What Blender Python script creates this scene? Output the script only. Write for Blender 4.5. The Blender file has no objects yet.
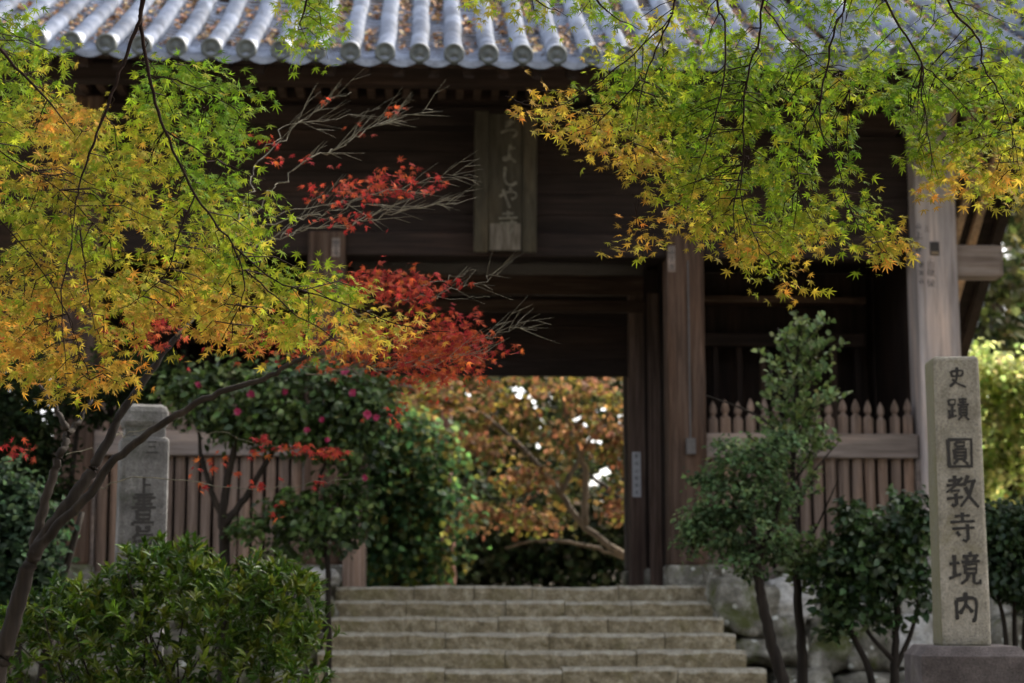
import bpy, bmesh, math, random
import numpy as np
from mathutils import Vector, Matrix, noise
R = math.radians
random.seed(7)
rng = np.random.default_rng(11)
S = bpy.context.scene
COL = S.collection

# ---------------------------------------------------------------- camera, sky, sun, exposure
TILT, YAW, FPX = 8.38, 2.7, 1735.0
CAMLOC = Vector((0, 0, 1.6))
cam = bpy.data.cameras.new('camera')
camo = bpy.data.objects.new('camera', cam)
COL.objects.link(camo)
camo.location = CAMLOC
camo.rotation_euler = (R(90 + TILT), 0, R(-YAW))
cam.sensor_width = 36
cam.lens = 36 * FPX / 1024
cam.clip_end = 2000
cam.dof.use_dof = True
cam.dof.focus_distance = 5.75
cam.dof.aperture_fstop = 4.0
S.camera = camo

SUN_DIR = Vector((.56, .44, .70)).normalized()          # towards the sun: beyond the gate, to the right
w = bpy.data.worlds.new('World')
S.world = w
w.use_nodes = True
nt = w.node_tree
sky = nt.nodes.new('ShaderNodeTexSky')
sky.sky_type = 'NISHITA'
sky.sun_disc = False
sky.air_density = .8
sky.dust_density = 4.0
sky.ozone_density = .6
sky.sun_elevation = math.asin(SUN_DIR.z)
sky.sun_rotation = math.atan2(SUN_DIR.x, SUN_DIR.y)
bg = nt.nodes['Background']
bg.inputs['Strength'].default_value = 0.15
hz = nt.nodes.new('ShaderNodeHueSaturation')             # thin autumn haze pales the blue
hz.inputs['Saturation'].default_value = .42
wm = nt.nodes.new('ShaderNodeMix'); wm.data_type = 'RGBA'; wm.blend_type = 'MULTIPLY'; wm.inputs[0].default_value = 1
wm.inputs[7].default_value = (1.0, .965, .93, 1)
nt.links.new(sky.outputs[0], hz.inputs['Color'])
nt.links.new(hz.outputs[0], wm.inputs[6])
nt.links.new(wm.outputs[2], bg.inputs['Color'])
sl = bpy.data.lights.new('sun', 'SUN')
sl.energy = 2.3
sl.angle = R(.5)
sl.color = (1, .93, .82)
so = bpy.data.objects.new('sun', sl)
COL.objects.link(so)
so.rotation_euler = SUN_DIR.to_track_quat('Z', 'Y').to_euler()
so.location = (10, 20, 30)
S.view_settings.view_transform = 'Standard'
S.view_settings.look = 'None'
S.view_settings.gamma = 1
S.view_settings.exposure = 2.0
S.render.engine = 'CYCLES'
S.cycles.use_denoising = True
S.cycles.max_bounces = 8
S.cycles.transmission_bounces = 6
S.cycles.sample_clamp_indirect = 6
S.cycles.use_adaptive_sampling = True
S.cycles.adaptive_threshold = 0.02

_ROT = camo.rotation_euler.to_matrix()

def P(px, py, Y):
    """world point at depth Y seen at pixel px, py of the photograph"""
    d = _ROT @ Vector(((px - 512) / FPX, (341.5 - py) / FPX, -1))
    return CAMLOC + d * (Y / d.y)

ROTN = np.array(_ROT)

def PN(px, py, Y):
    px = np.asarray(px, float); py = np.asarray(py, float); Y = np.asarray(Y, float)
    d = np.stack([(px - 512) / FPX, (341.5 - py) / FPX, -np.ones_like(px)], -1) @ ROTN.T
    return np.array(CAMLOC) + d * (Y / d[:, 1])[:, None]

# ---------------------------------------------------------------- materials
class NT:
    def __init__(s, name):
        s.m = bpy.data.materials.new(name)
        s.m.use_nodes = True
        s.t = s.m.node_tree
        s.b = s.t.nodes['Principled BSDF']
        s.out = s.t.nodes['Material Output']
    def n(s, kind, **kw):
        o = s.t.nodes.new('ShaderNode' + kind)
        for k, v in kw.items():
            if k in o.inputs: o.inputs[k].default_value = v
            else: setattr(o, k, v)
        return o
    def l(s, a, b): s.t.links.new(a, b)
    def coord(s, scale=(1, 1, 1), out='Object'):
        tc = s.n('TexCoord'); mp = s.n('Mapping')
        mp.inputs['Scale'].default_value = scale
        s.l(tc.outputs[out], mp.inputs['Vector'])
        return mp.outputs[0]
    def noise(s, v, scale, detail=6, rough=.6, dist=0):
        o = s.n('TexNoise')
        o.inputs['Scale'].default_value = scale; o.inputs['Detail'].default_value = detail
        o.inputs['Roughness'].default_value = rough; o.inputs['Distortion'].default_value = dist
        s.l(v, o.inputs['Vector'])
        return o.outputs['Fac']
    def ramp(s, f, stops):
        o = s.n('ValToRGB')
        e = o.color_ramp.elements
        while len(e) < len(stops): e.new(.5)
        for el, (p, c) in zip(e, stops):
            el.position = p; el.color = (*c, 1) if len(c) == 3 else c
        s.l(f, o.inputs[0])
        return o.outputs[0]
    def mix(s, f, a, b, blend='MIX'):
        o = s.n('Mix', data_type='RGBA', blend_type=blend)
        for k, v in ((0, f), (6, a), (7, b)):
            if hasattr(v, 'links') or hasattr(v, 'is_linked'): s.l(v, o.inputs[k])
            else: o.inputs[k].default_value = v if k == 0 else (*v, 1)
        return o.outputs[2]
    def bump(s, h, strength=.3, dist=.02):
        o = s.n('Bump')
        o.inputs['Strength'].default_value = strength; o.inputs['Distance'].default_value = dist
        s.l(h, o.inputs['Height']); s.l(o.outputs[0], s.b.inputs['Normal'])
    def col(s, c): s.l(c, s.b.inputs['Base Color'])
    def rough(s, r): s.b.inputs['Roughness'].default_value = r

def wood(name, axis, dark, mid, light, rough=.8):
    k = NT(name)
    sc = [22, 22, 22]; sc[axis] = 1.1
    v = k.coord(sc)
    g = k.noise(v, 1, 8, .65, .6)
    sc2 = [3, 3, 3]; sc2[axis] = .5
    b = k.noise(k.coord(sc2), 1, 5, .6)
    c1 = k.ramp(g, [(.28, dark), (.5, mid), (.75, light)])
    c2 = k.ramp(b, [(.3, (.5, .46, .45)), (.5, (1, .97, .96)), (.72, (1.75, 1.5, 1.3))])
    k.col(k.mix(.85, c1, c2, 'MULTIPLY'))
    k.rough(rough)
    k.b.inputs['Specular IOR Level'].default_value = .25
    k.bump(g, .45, .01)
    return k.m

def stone(name, a, b, c, moss=None, mossamt=.5, scale=1.0, speck=True, lichen=False, side=None):
    k = NT(name)
    v = k.coord((scale,) * 3)
    n1 = k.noise(v, 3, 8, .65)
    n2 = k.noise(v, 55, 4, .7)
    n3 = k.noise(v, 1.6, 6, .6, .4)
    col = k.ramp(n1, [(.3, a), (.5, b), (.7, c)])
    col = k.mix(.75, col, k.ramp(n2, [(.32, (.5, .5, .5)), (.5, (1, 1, 1)), (.68, (1.35, 1.33, 1.3))]), 'MULTIPLY')
    if moss:
        f = k.ramp(n3, [(mossamt, (0, 0, 0)), (mossamt + .13, (1, 1, 1))])
        col = k.mix(f, col, moss)
    if lichen:
        vo = k.n('TexVoronoi'); vo.inputs['Scale'].default_value = 3.2
        k.l(v, vo.inputs['Vector'])
        f = k.ramp(vo.outputs['Distance'], [(.14, (1, 1, 1)), (.2, (0, 0, 0))])
        col = k.mix(f, col, (.55, .56, .5))
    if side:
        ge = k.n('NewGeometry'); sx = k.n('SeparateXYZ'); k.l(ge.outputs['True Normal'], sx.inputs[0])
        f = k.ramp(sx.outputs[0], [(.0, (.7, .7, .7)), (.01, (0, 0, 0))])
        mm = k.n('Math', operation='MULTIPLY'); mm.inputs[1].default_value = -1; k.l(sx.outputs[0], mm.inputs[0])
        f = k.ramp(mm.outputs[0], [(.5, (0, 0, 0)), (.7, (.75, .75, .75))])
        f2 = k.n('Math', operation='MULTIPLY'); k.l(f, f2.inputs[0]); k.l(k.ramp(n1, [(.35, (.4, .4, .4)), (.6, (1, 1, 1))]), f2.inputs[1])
        col = k.mix(f2.outputs[0], col, side)  # mossy green on left-facing sides, their shade put into the colour too
    k.col(col)
    k.rough(.88)
    k.b.inputs['Specular IOR Level'].default_value = .3
    add = k.n('Math', operation='ADD'); k.l(n1, add.inputs[0]); k.l(n2, add.inputs[1])
    k.bump(add.outputs[0], .5, .02)
    return k.m

def leafmat(name, rough=.45, trans=.45, spec=.4):
    k = NT(name)
    a = k.n('Attribute', attribute_name='Col')
    nz = k.noise(k.coord((1, 1, 1)), 40, 3)
    col = k.mix(.5, a.outputs['Color'], k.ramp(nz, [(.3, (.7, .7, .7)), (.7, (1.2, 1.2, 1.2))]), 'MULTIPLY')
    k.col(col)
    k.rough(rough)
    k.b.inputs['Specular IOR Level'].default_value = spec
    if trans > 0:
        tr = k.n('BsdfTranslucent')
        k.l(k.mix(1, col, (1.2, 1.15, .9), 'MULTIPLY'), tr.inputs['Color'])
        mx = k.n('MixShader'); mx.inputs[0].default_value = trans
        k.l(k.b.outputs[0], mx.inputs[1]); k.l(tr.outputs[0], mx.inputs[2])
        k.l(mx.outputs[0], k.out.inputs['Surface'])
    return k.m

def plain(name, c, rough=.7, var=.25, scale=30):
    k = NT(name)
    f = k.noise(k.coord(), scale, 5)
    k.col(k.ramp(f, [(.3, tuple(x * (1 - var) for x in c)), (.7, tuple(x * (1 + var) for x in c))]))
    k.rough(rough)
    return k.m

WD = (.030, .021, .018), (.058, .043, .038), (.10, .082, .075)
M = {}
for i, ax in enumerate('xyz'):
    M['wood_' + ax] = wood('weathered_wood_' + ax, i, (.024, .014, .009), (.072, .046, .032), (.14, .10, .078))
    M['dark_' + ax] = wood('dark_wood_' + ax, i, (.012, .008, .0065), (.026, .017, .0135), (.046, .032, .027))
M['lit_z'] = wood('lit_post_wood', 2, (.28, .24, .225), (.44, .395, .38), (.56, .52, .51))  # lit copy of the post wood: light on the corner post put into the colour
M['lit_x'] = wood('lit_beam_wood', 0, (.25, .19, .15), (.40, .33, .28), (.52, .46, .41))  # lit copy of the beam wood for its nose, light put into the colour
M['picket'] = wood('picket_wood', 2, (.07, .049, .037), (.175, .13, .103), (.29, .23, .195))
M['rail'] = wood('fence_rail_wood', 0, (.125, .102, .088), (.225, .19, .168), (.32, .28, .255))
M['jamb'] = wood('jamb_wood', 2, (.05, .034, .026), (.13, .09, .072), (.22, .165, .14))
M['plaque'] = wood('plaque_wood', 2, (.022, .019, .011), (.045, .039, .025), (.07, .062, .043))
M['rafter'] = wood('rafter_wood', 1, (.26, .18, .12), (.44, .32, .22), (.58, .45, .33))
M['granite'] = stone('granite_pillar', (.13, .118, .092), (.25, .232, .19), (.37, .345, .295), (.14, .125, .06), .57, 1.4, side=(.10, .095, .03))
M['old_granite'] = stone('old_granite', (.05, .048, .045), (.125, .122, .118), (.26, .255, .25), (.045, .05, .035), .54, 1.5)
M['plinth'] = stone('plinth_stone', (.045, .037, .036), (.085, .072, .07), (.145, .125, .12), (.05, .046, .026), .58, 1.6)
M['step'] = stone('stair_stone', (.07, .054, .03), (.26, .22, .145), (.52, .48, .38), (.13, .105, .035), .56, 2.6)
def step_material():
    k = NT('stair_stone')
    v = k.coord()
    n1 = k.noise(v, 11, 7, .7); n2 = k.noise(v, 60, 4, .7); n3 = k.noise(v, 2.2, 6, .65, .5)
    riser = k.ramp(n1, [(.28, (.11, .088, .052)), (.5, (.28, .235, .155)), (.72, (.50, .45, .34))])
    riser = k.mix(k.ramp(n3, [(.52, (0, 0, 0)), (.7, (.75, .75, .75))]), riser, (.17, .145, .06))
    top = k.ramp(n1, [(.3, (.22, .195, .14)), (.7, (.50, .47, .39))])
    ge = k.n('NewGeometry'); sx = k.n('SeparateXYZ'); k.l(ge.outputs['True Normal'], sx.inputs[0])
    c = k.mix(k.ramp(sx.outputs[2], [(.35, (0, 0, 0)), (.6, (1, 1, 1))]), riser, top)  # upward faces paler: sky light on the treads put into the colour, besides wear
    c = k.mix(.8, c, k.ramp(n2, [(.32, (.5, .5, .5)), (.5, (1, 1, 1)), (.68, (1.4, 1.38, 1.3))]), 'MULTIPLY')
    k.col(c); k.rough(.9); k.b.inputs['Specular IOR Level'].default_value = .2
    add = k.n('Math', operation='ADD'); k.l(n1, add.inputs[0]); k.l(n2, add.inputs[1])
    k.bump(add.outputs[0], .6, .02)
    return k.m
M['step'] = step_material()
M['boulder'] = stone('boulder_stone', (.06, .056, .042), (.19, .178, .145), (.45, .43, .37), (.085, .095, .03), .52, 1.8, lichen=True)
M['boulder2'] = stone('sunlit_boulder_stone', (.16, .15, .13), (.44, .43, .4), (.7, .69, .66), (.13, .14, .05), .55, 1.8)  # paler copy of the boulder stone, sun patches put into the colour
M['earth'] = stone('earth', (.02, .016, .01), (.045, .035, .022), (.075, .06, .04), (.03, .035, .014), .55, .7)
M['gravel'] = stone('gravel', (.11, .095, .07), (.19, .17, .13), (.28, .25, .2), (.06, .05, .03), .66, 1.0)
M['ink'] = plain('carved_ink', (.018, .016, .014), .8)
M['inkwash'] = plain('faded_ink', (.05, .05, .055), .8)
M['chalk'] = plain('worn_white_paint', (.12, .108, .08), .8, .5, 18)
M['paper'] = plain('paper', (.5, .51, .55), .7, .1)
M['plate'] = plain('dark_plate', (.035, .025, .018), .4)
M['tanplate'] = plain('tan_plate', (.28, .2, .12), .6)
M['wire'] = plain('grey_conduit', (.10, .09, .085), .6)
M['bark'] = wood('bark', 2, (.008, .006, .0045), (.017, .013, .0095), (.038, .031, .024), .9)
M['palebark'] = wood('pale_bark', 2, (.045, .036, .025), (.10, .08, .056), (.17, .14, .10), .9)
M['twig'] = plain('dark_twig', (.016, .010, .008), .95)
M['twig'].node_tree.nodes['Principled BSDF'].inputs['Specular IOR Level'].default_value = .05
M['greytwig'] = plain('grey_twig', (.115, .105, .07), .8, .4)
M['maple'] = leafmat('maple_leaf', .75, .5, .04)
M['glossy'] = leafmat('glossy_leaf', .36, .25, .28)
M['azalea'] = leafmat('azalea_leaf', .3, .35, .16)
M['soft'] = leafmat('soft_leaf', .7, .5, .1)
M['sunlit'] = leafmat('sunlit_leaf', .6, .68, .1)
M['dryleaf'] = leafmat('dry_leaf', .75, .1, .2)
M['petal'] = plain('petal', (.30, .02, .075), .5, .25)

def tile_material():
    k = NT('roof_tile')
    v = k.coord()
    n1 = k.noise(v, 2.2, 6); n2 = k.noise(v, 30, 5, .7)
    c = k.ramp(n1, [(.3, (.17, .20, .265)), (.5, (.25, .29, .38)), (.7, (.34, .39, .48))])
    c = k.mix(.7, c, k.ramp(n2, [(.3, (.6, .6, .6)), (.7, (1.25, 1.25, 1.25))]), 'MULTIPLY')
    vo = k.n('TexVoronoi'); vo.inputs['Scale'].default_value = 1.0
    k.l(k.coord((3, 3.3, .8)), vo.inputs['Vector'])
    sep = k.n('SeparateColor'); k.l(vo.outputs['Color'], sep.inputs[0])
    c = k.mix(.8, c, k.ramp(sep.outputs[0], [(0, (.62, .62, .62)), (1, (1.25, 1.25, 1.25))]), 'MULTIPLY')
    n3 = k.noise(v, 7, 7, .7)
    c = k.mix(k.ramp(n3, [(.56, (0, 0, 0)), (.72, (.8, .8, .8))]), c, (.12, .11, .085))
    k.col(c)
    k.b.inputs['Roughness'].default_value = .62
    k.b.inputs['Specular IOR Level'].default_value = .6
    k.bump(n2, .25, .01)
    return k.m
M['tile'] = tile_material()
M['tile_face'] = plain('eave_tile_face', (.16, .18, .215), .6, .35, 14)
M['tile_end'] = plain('mossy_shaded_tile_end', (.075, .085, .08), .6, .4, 14)  # darker than the roof tile: shade put into the colour, along with moss

# ---------------------------------------------------------------- object helpers
def link(name, me, mat, parent=None):
    if mat is not None:
        for mm in (mat if isinstance(mat, (list, tuple)) else [mat]): me.materials.append(mm)
    o = bpy.data.objects.new(name, me)
    COL.objects.link(o)
    if parent is not None:
        o.parent = parent
        p = parent
        off = Vector(p.location)
        if p.parent is not None: off = off + Vector(p.parent.location)
        me.transform(Matrix.Translation(-off))         # shapes are built in world space
    return o

def obj(name, bm, mat, parent=None, smooth=False):
    me = bpy.data.meshes.new(name)
    bm.normal_update()
    bm.to_mesh(me); bm.free()
    if smooth:
        for p in me.polygons: p.use_smooth = True
    return link(name, me, mat, parent)

def tag(o, label=None, cat=None, group=None, kind=None):
    if label: o['label'] = label
    if cat: o['category'] = cat
    if group: o['group'] = group
    if kind: o['kind'] = kind
    return o

def thing(name, label, cat, loc, group=None):
    o = bpy.data.objects.new(name, None)
    COL.objects.link(o)
    o.location = loc
    o.empty_display_size = .1
    return tag(o, label, cat, group)

def box(bm, x0, x1, y0, y1, z0, z1, bevel=0.0, mat=None):
    r = bmesh.ops.create_cube(bm, size=1)
    vs = r['verts']
    for v in vs:
        v.co = Vector((x0 + (v.co.x + .5) * (x1 - x0), y0 + (v.co.y + .5) * (y1 - y0), z0 + (v.co.z + .5) * (z1 - z0)))
    if bevel > 0:
        es = list({e for v in vs for e in v.link_edges})
        bmesh.ops.bevel(bm, geom=es, offset=bevel, segments=2, affect='EDGES', profile=.5)
    elif mat is not None:
        vs = [v.co for v in vs]
    return vs

def one_box(name, mat, parent, *a, bevel=.012, smooth=False):
    bm = bmesh.new()
    box(bm, *a, bevel=bevel)
    return obj(name, bm, mat, parent, smooth)

def tube(bm, pts, radii, seg=8, cap=True):
    """tapered tube along a polyline"""
    pts = [Vector(p) for p in pts]
    rings = []
    ref = Vector((.31, .2, .93)).normalized()
    for i, p in enumerate(pts):
        d = (pts[min(i + 1, len(pts) - 1)] - pts[max(i - 1, 0)])
        if d.length < 1e-6: d = Vector((0, 0, 1))
        d.normalize()
        a = d.cross(ref)
        if a.length < .05: a = d.cross(Vector((1, 0, 0)))
        a.normalize(); b = d.cross(a)
        r = radii[i] if hasattr(radii, '__len__') else radii
        rings.append([bm.verts.new(p + (a * math.cos(2 * math.pi * k / seg) + b * math.sin(2 * math.pi * k / seg)) * r) for k in range(seg)])
    for r0, r1 in zip(rings, rings[1:]):
        for k in range(seg):
            bm.faces.new((r0[k], r0[(k + 1) % seg], r1[(k + 1) % seg], r1[k]))
    if cap:
        bm.faces.new(rings[0][::-1]); bm.faces.new(rings[-1])

def smooth_line(pts, n=5, jit=0.0):
    """Catmull-Rom through the points"""
    pts = [Vector(p) for p in pts]
    q = [pts[0] * 2 - pts[1]] + pts + [pts[-1] * 2 - pts[-2]]
    out = []
    for i in range(1, len(q) - 2):
        p0, p1, p2, p3 = q[i - 1:i + 3]
        for k in range(n):
            t = k / n
            c = .5 * ((2 * p1) + (p2 - p0) * t + (2 * p0 - 5 * p1 + 4 * p2 - p3) * t * t + (3 * p1 - p0 - 3 * p2 + p3) * t ** 3)
            if jit and (i > 1 or k): c = c + Vector((random.gauss(0, jit), random.gauss(0, jit), random.gauss(0, jit)))
            out.append(c)
    out.append(pts[-1])
    return out

def limb(bm, pts, r0, r1, seg=8, n=5, jit=0.0):
    L = smooth_line(pts, n, jit)
    N = len(L) - 1
    tube(bm, L, [r0 + (r1 - r0) * i / N for i in range(N + 1)], seg)
    return L

def rock(bm, c, rx, ry, rz, seed, sub=4, amp=.34, squash=.6):
    r = bmesh.ops.create_icosphere(bm, subdivisions=sub, radius=1)
    off = Vector((seed * 3.17, seed * 1.3, seed * 7.7))
    for v in r['verts']:
        p = v.co.copy()
        m = max(abs(p.x), abs(p.y), abs(p.z))
        p = p.lerp(p / m, .45)
        p *= 1 + amp * (noise.noise(p * 1.1 + off)) + amp * .45 * noise.noise(p * 2.6 + off) + amp * .2 * noise.noise(p * 7 + off)
        v.co = Vector((c[0] + p.x * rx, c[1] + p.y * ry, c[2] + p.z * rz))

# ---------------------------------------------------------------- leaves
def maple_template(seed):
    """seven lobed star leaf; each variant has its own lobe lengths, curl and lean"""
    r = np.random.default_rng(seed)
    lobes = [(-122, .42), (-80, .76), (-40, .95), (0, 1.08), (40, .95), (80, .76), (122, .42)]
    lobes = [(a + r.normal(0, 4), l * r.uniform(.86, 1.1)) for a, l in lobes]
    notch = [(-150, .12)] + [((a[0] + b[0]) / 2, r.uniform(.2, .29)) for a, b in zip(lobes, lobes[1:])] + [(150, .12)]
    seq = []
    for i, (a, l) in enumerate(lobes):
        seq += [notch[i], (a - 8, l * .55), (a, l), (a + 8, l * .55)]
    seq.append(notch[-1])
    curl = r.uniform(-.05, .38); fold = r.uniform(-.05, .3); lean = r.normal(0, .15)
    pts = [(0.0, 0.0)] + [(l * math.sin(R(a)), l * math.cos(R(a))) for a, l in seq]
    v = [(x, y + .1, -curl * (x * x + y * y) + fold * abs(x) - .2 * fold + lean * x * y) for x, y in pts]
    f = []
    for i in range(7):
        j = 1 + i * 4
        f += [(0, j, j + 1), (0, j + 1, j + 3), (j + 1, j + 2, j + 3), (0, j + 3, j + 4)]
    k = len(v)
    v += [(-.014, .08, 0), (.014, .08, 0), (r.normal(0, .1), -.75, -.06 + r.normal(0, .15))]     # stalk
    f.append((k, k + 1, k + 2))
    return np.array(v), np.array(f)

def oval_template(wd=.36, fold=.12, n=1):
    v = [(0, 0, 0), (0, .5, -.03), (0, 1, -.16), (-wd, .28, fold), (-wd, .62, fold * .8), (wd, .28, fold), (wd, .62, fold * .8)]
    f = [(0, 1, 3), (3, 1, 4), (4, 1, 2), (0, 5, 1), (5, 6, 1), (6, 2, 1)]
    return np.array(v), np.array(f)

_mv = [maple_template(i) for i in range(9)]
MAPLE = (np.stack([a for a, b in _mv]), _mv[0][1])
OVAL = oval_template(.30)
SLIM = oval_template(.13, .05)
ROUND = oval_template(.42)
CLUMP_V, CLUMP_F = [], []
_r = np.random.default_rng(3)
for i in range(5):                       # a small sprig of five leaves for far crowns
    vv, ff = oval_template(.34)
    a = _r.uniform(0, 6.28); t = _r.uniform(-.7, .9)
    ca, sa = math.cos(a), math.sin(a)
    m = np.array([[ca, -sa * math.cos(t), sa * math.sin(t)], [sa, ca * math.cos(t), -ca * math.sin(t)], [0, math.sin(t), math.cos(t)]])
    CLUMP_F.append(ff + 7 * i); CLUMP_V.append(vv @ m.T * _r.uniform(.7, 1.1))
SPRIG = (np.concatenate(CLUMP_V), np.concatenate(CLUMP_F))

def leaves_mesh(name, C, Nrm, Up, size, color, tmpl, mat, parent=None):
    """C centres, Nrm leaf normals, Up direction of the leaf tip (made square to Nrm); one mesh"""
    V, F = tmpl
    Nn = Nrm / np.maximum(np.linalg.norm(Nrm, axis=1, keepdims=True), 1e-6)
    U = Up - (Up * Nn).sum(1, keepdims=True) * Nn
    U /= np.maximum(np.linalg.norm(U, axis=1, keepdims=True), 1e-6)
    X = np.cross(U, Nn)
    if V.ndim == 2: V = V[None]
    n, k = len(C), V.shape[1]
    V = V[rng.integers(0, len(V), n)]
    W = C[:, None, :] + size[:, None, None] * (V[:, :, 0:1] * X[:, None, :] + V[:, :, 1:2] * U[:, None, :] + V[:, :, 2:3] * Nn[:, None, :])
    verts = W.reshape(-1, 3)
    faces = (F[None] + (np.arange(n) * k)[:, None, None]).reshape(-1, 3)
    me = bpy.data.meshes.new(name)
    me.vertices.add(len(verts)); me.vertices.foreach_set('co', verts.astype(np.float32).ravel())
    me.loops.add(faces.size); me.loops.foreach_set('vertex_index', faces.astype(np.int32).ravel())
    me.polygons.add(len(faces)); me.polygons.foreach_set('loop_start', np.arange(0, faces.size, 3, dtype=np.int32))
    me.update(calc_edges=True)
    at = me.attributes.new('Col', 'FLOAT_COLOR', 'POINT')
    c4 = np.ones((n, k, 4), np.float32); c4[:, :, :3] = color[:, None, :]
    at.data.foreach_set('color', c4.ravel())
    me.validate()
    return link(name, me, mat, parent)

def inpoly(x, y, poly):
    x = np.asarray(x); y = np.asarray(y)
    ins = np.zeros(len(x), bool)
    n = len(poly)
    for i in range(n):
        x1, y1 = poly[i]; x2, y2 = poly[(i + 1) % n]
        c = ((y1 > y) != (y2 > y)) & (x < (x2 - x1) * (y - y1) / ((y2 - y1) + 1e-9) + x1)
        ins ^= c
    return ins

def sample_poly(poly, n):
    xs = [p[0] for p in poly]; ys = [p[1] for p in poly]
    ox, oy = [], []
    tot = 0
    while tot < n:
        x = rng.uniform(min(xs), max(xs), n * 2); y = rng.uniform(min(ys), max(ys), n * 2)
        k = inpoly(x, y, poly)
        ox.append(x[k]); oy.append(y[k]); tot += k.sum()
    return np.concatenate(ox)[:n], np.concatenate(oy)[:n]

def rand_unit(n):
    v = rng.normal(size=(n, 3))
    return v / np.linalg.norm(v, axis=1, keepdims=True)

def jitter(c, n, v=.2, hue=.08):
    c = np.asarray(c, float)
    if c.ndim == 1: c = np.repeat(c[None], n, 0)
    b = rng.lognormal(0, v, (n, 1))
    return np.clip(c * b * (1 + rng.normal(0, hue, (n, 3))), 0, .9)

# ================================================================ SETTING
def build_ground():
    bm = bmesh.new()
    nx, ny = 60, 80
    g = {}
    for i in range(nx + 1):
        for j in range(ny + 1):
            x = -150 + 300 * i / nx; y = -60 + 310 * j / ny
            z = .30 + .06 * noise.noise(Vector((x * .3, y * .3, 0)))
            g[i, j] = bm.verts.new((x, y, z))
    for i in range(nx):
        for j in range(ny):
            bm.faces.new((g[i, j], g[i + 1, j], g[i + 1, j + 1], g[i, j + 1]))
    o = obj('ground', bm, M['gravel'], None, True)
    o['kind'] = 'structure'
    bm = bmesh.new()
    g = {}
    for i in range(61):
        for j in range(31):
            x = -150 + 5 * i; y = 48 + 6.5 * j
            z = 1.2 + 9 * (1 - math.exp(-(y - 48) / 60)) + .5 * noise.noise(Vector((x * .08, y * .08, 7)))
            g[i, j] = bm.verts.new((x, y, z))
    for i in range(60):
        for j in range(30):
            bm.faces.new((g[i, j], g[i + 1, j], g[i + 1, j + 1], g[i, j + 1]))
    o = obj('wooded_hill', bm, M['earth'], None, True)
    o['kind'] = 'structure'
    bm = bmesh.new()
    g = {}
    for i in range(81):
        for j in range(81):
            x = -40 + 80 * i / 80; y = 17.78 + 75 * (j / 80) ** 1.5
            z = 1.69 + (.03 * noise.noise(Vector((x * .5, y * .5, 3))) if j > 12 else 0)
            g[i, j] = bm.verts.new((x, y, z))
    for i in range(80):
        for j in range(80):
            bm.faces.new((g[i, j], g[i + 1, j], g[i + 1, j + 1], g[i, j + 1]))
    fr = [bm.verts.new((g[i, 0].co.x, 17.72, .0)) for i in range(81)]
    for i in range(80): bm.faces.new((fr[i], fr[i + 1], g[i + 1, 0], g[i, 0]))
    o = obj('terrace_ground', bm, M['gravel'], None, False)
    o['kind'] = 'structure'
build_ground()

def build_stairs():
    t = thing('stone_staircase', 'wide flight of worn mossy stone steps leading up to the temple gate', 'staircase', (.95, 16.2, .3))
    lx = [335, 333, 329, 323, 318, 313, 306, 300, 294, 288]
    rx = [712, 719, 724, 736, 746, 766, 778, 790, 800, 812]
    for k in range(10):
        Y0 = 17.7 - .4 * k; z1 = 1.71 - .15 * k
        xa = P(lx[k], 600, Y0).x; xb = P(rx[k], 600, Y0).x
        bm = bmesh.new()
        x = xa
        while x < xb - .05:
            wdt = random.uniform(.55, 1.3)
            x2 = x + wdt
            if xb - x2 < .45: x2 = xb
            # one block with a chipped, uneven front edge
            n = max(4, int((x2 - x) / .05))
            dz = random.uniform(-.011, .009); dy = random.uniform(-.018, .018)
            prof = [(0.46, -.25), (0.46, 0), (.2, 0), (.035, 0), (.0, -.028), (.004, -.075), (.012, -.13), (.02, -.25)]
            rings = []
            for i in range(n + 1):
                xx = x + .004 + (x2 - x - .008) * i / n
                ring = []
                for a, b in prof:
                    p = Vector((xx, Y0 + a + dy, z1 + b + dz))
                    q = Vector((xx * 5, a * 9 + k * 3.3, b * 9))
                    if a < .3:
                        p.y += .016 * noise.noise(q * 1.3) + .01 * noise.noise(q * 3.1)
                        p.z += .016 * noise.noise(q * .7 + Vector((5, 0, 0))) + .011 * noise.noise(q * 2.7)
                    if i in (0, n) and a < .05: p.y += .012
                    ring.append(bm.verts.new(p))
                rings.append(ring)
            for a, b in zip(rings, rings[1:]):
                for i in range(len(prof) - 1): bm.faces.new((a[i], a[i + 1], b[i + 1], b[i]))
            bm.faces.new(rings[0]); bm.faces.new(rings[-1][::-1])
            x = x2
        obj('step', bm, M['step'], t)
build_stairs()

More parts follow.
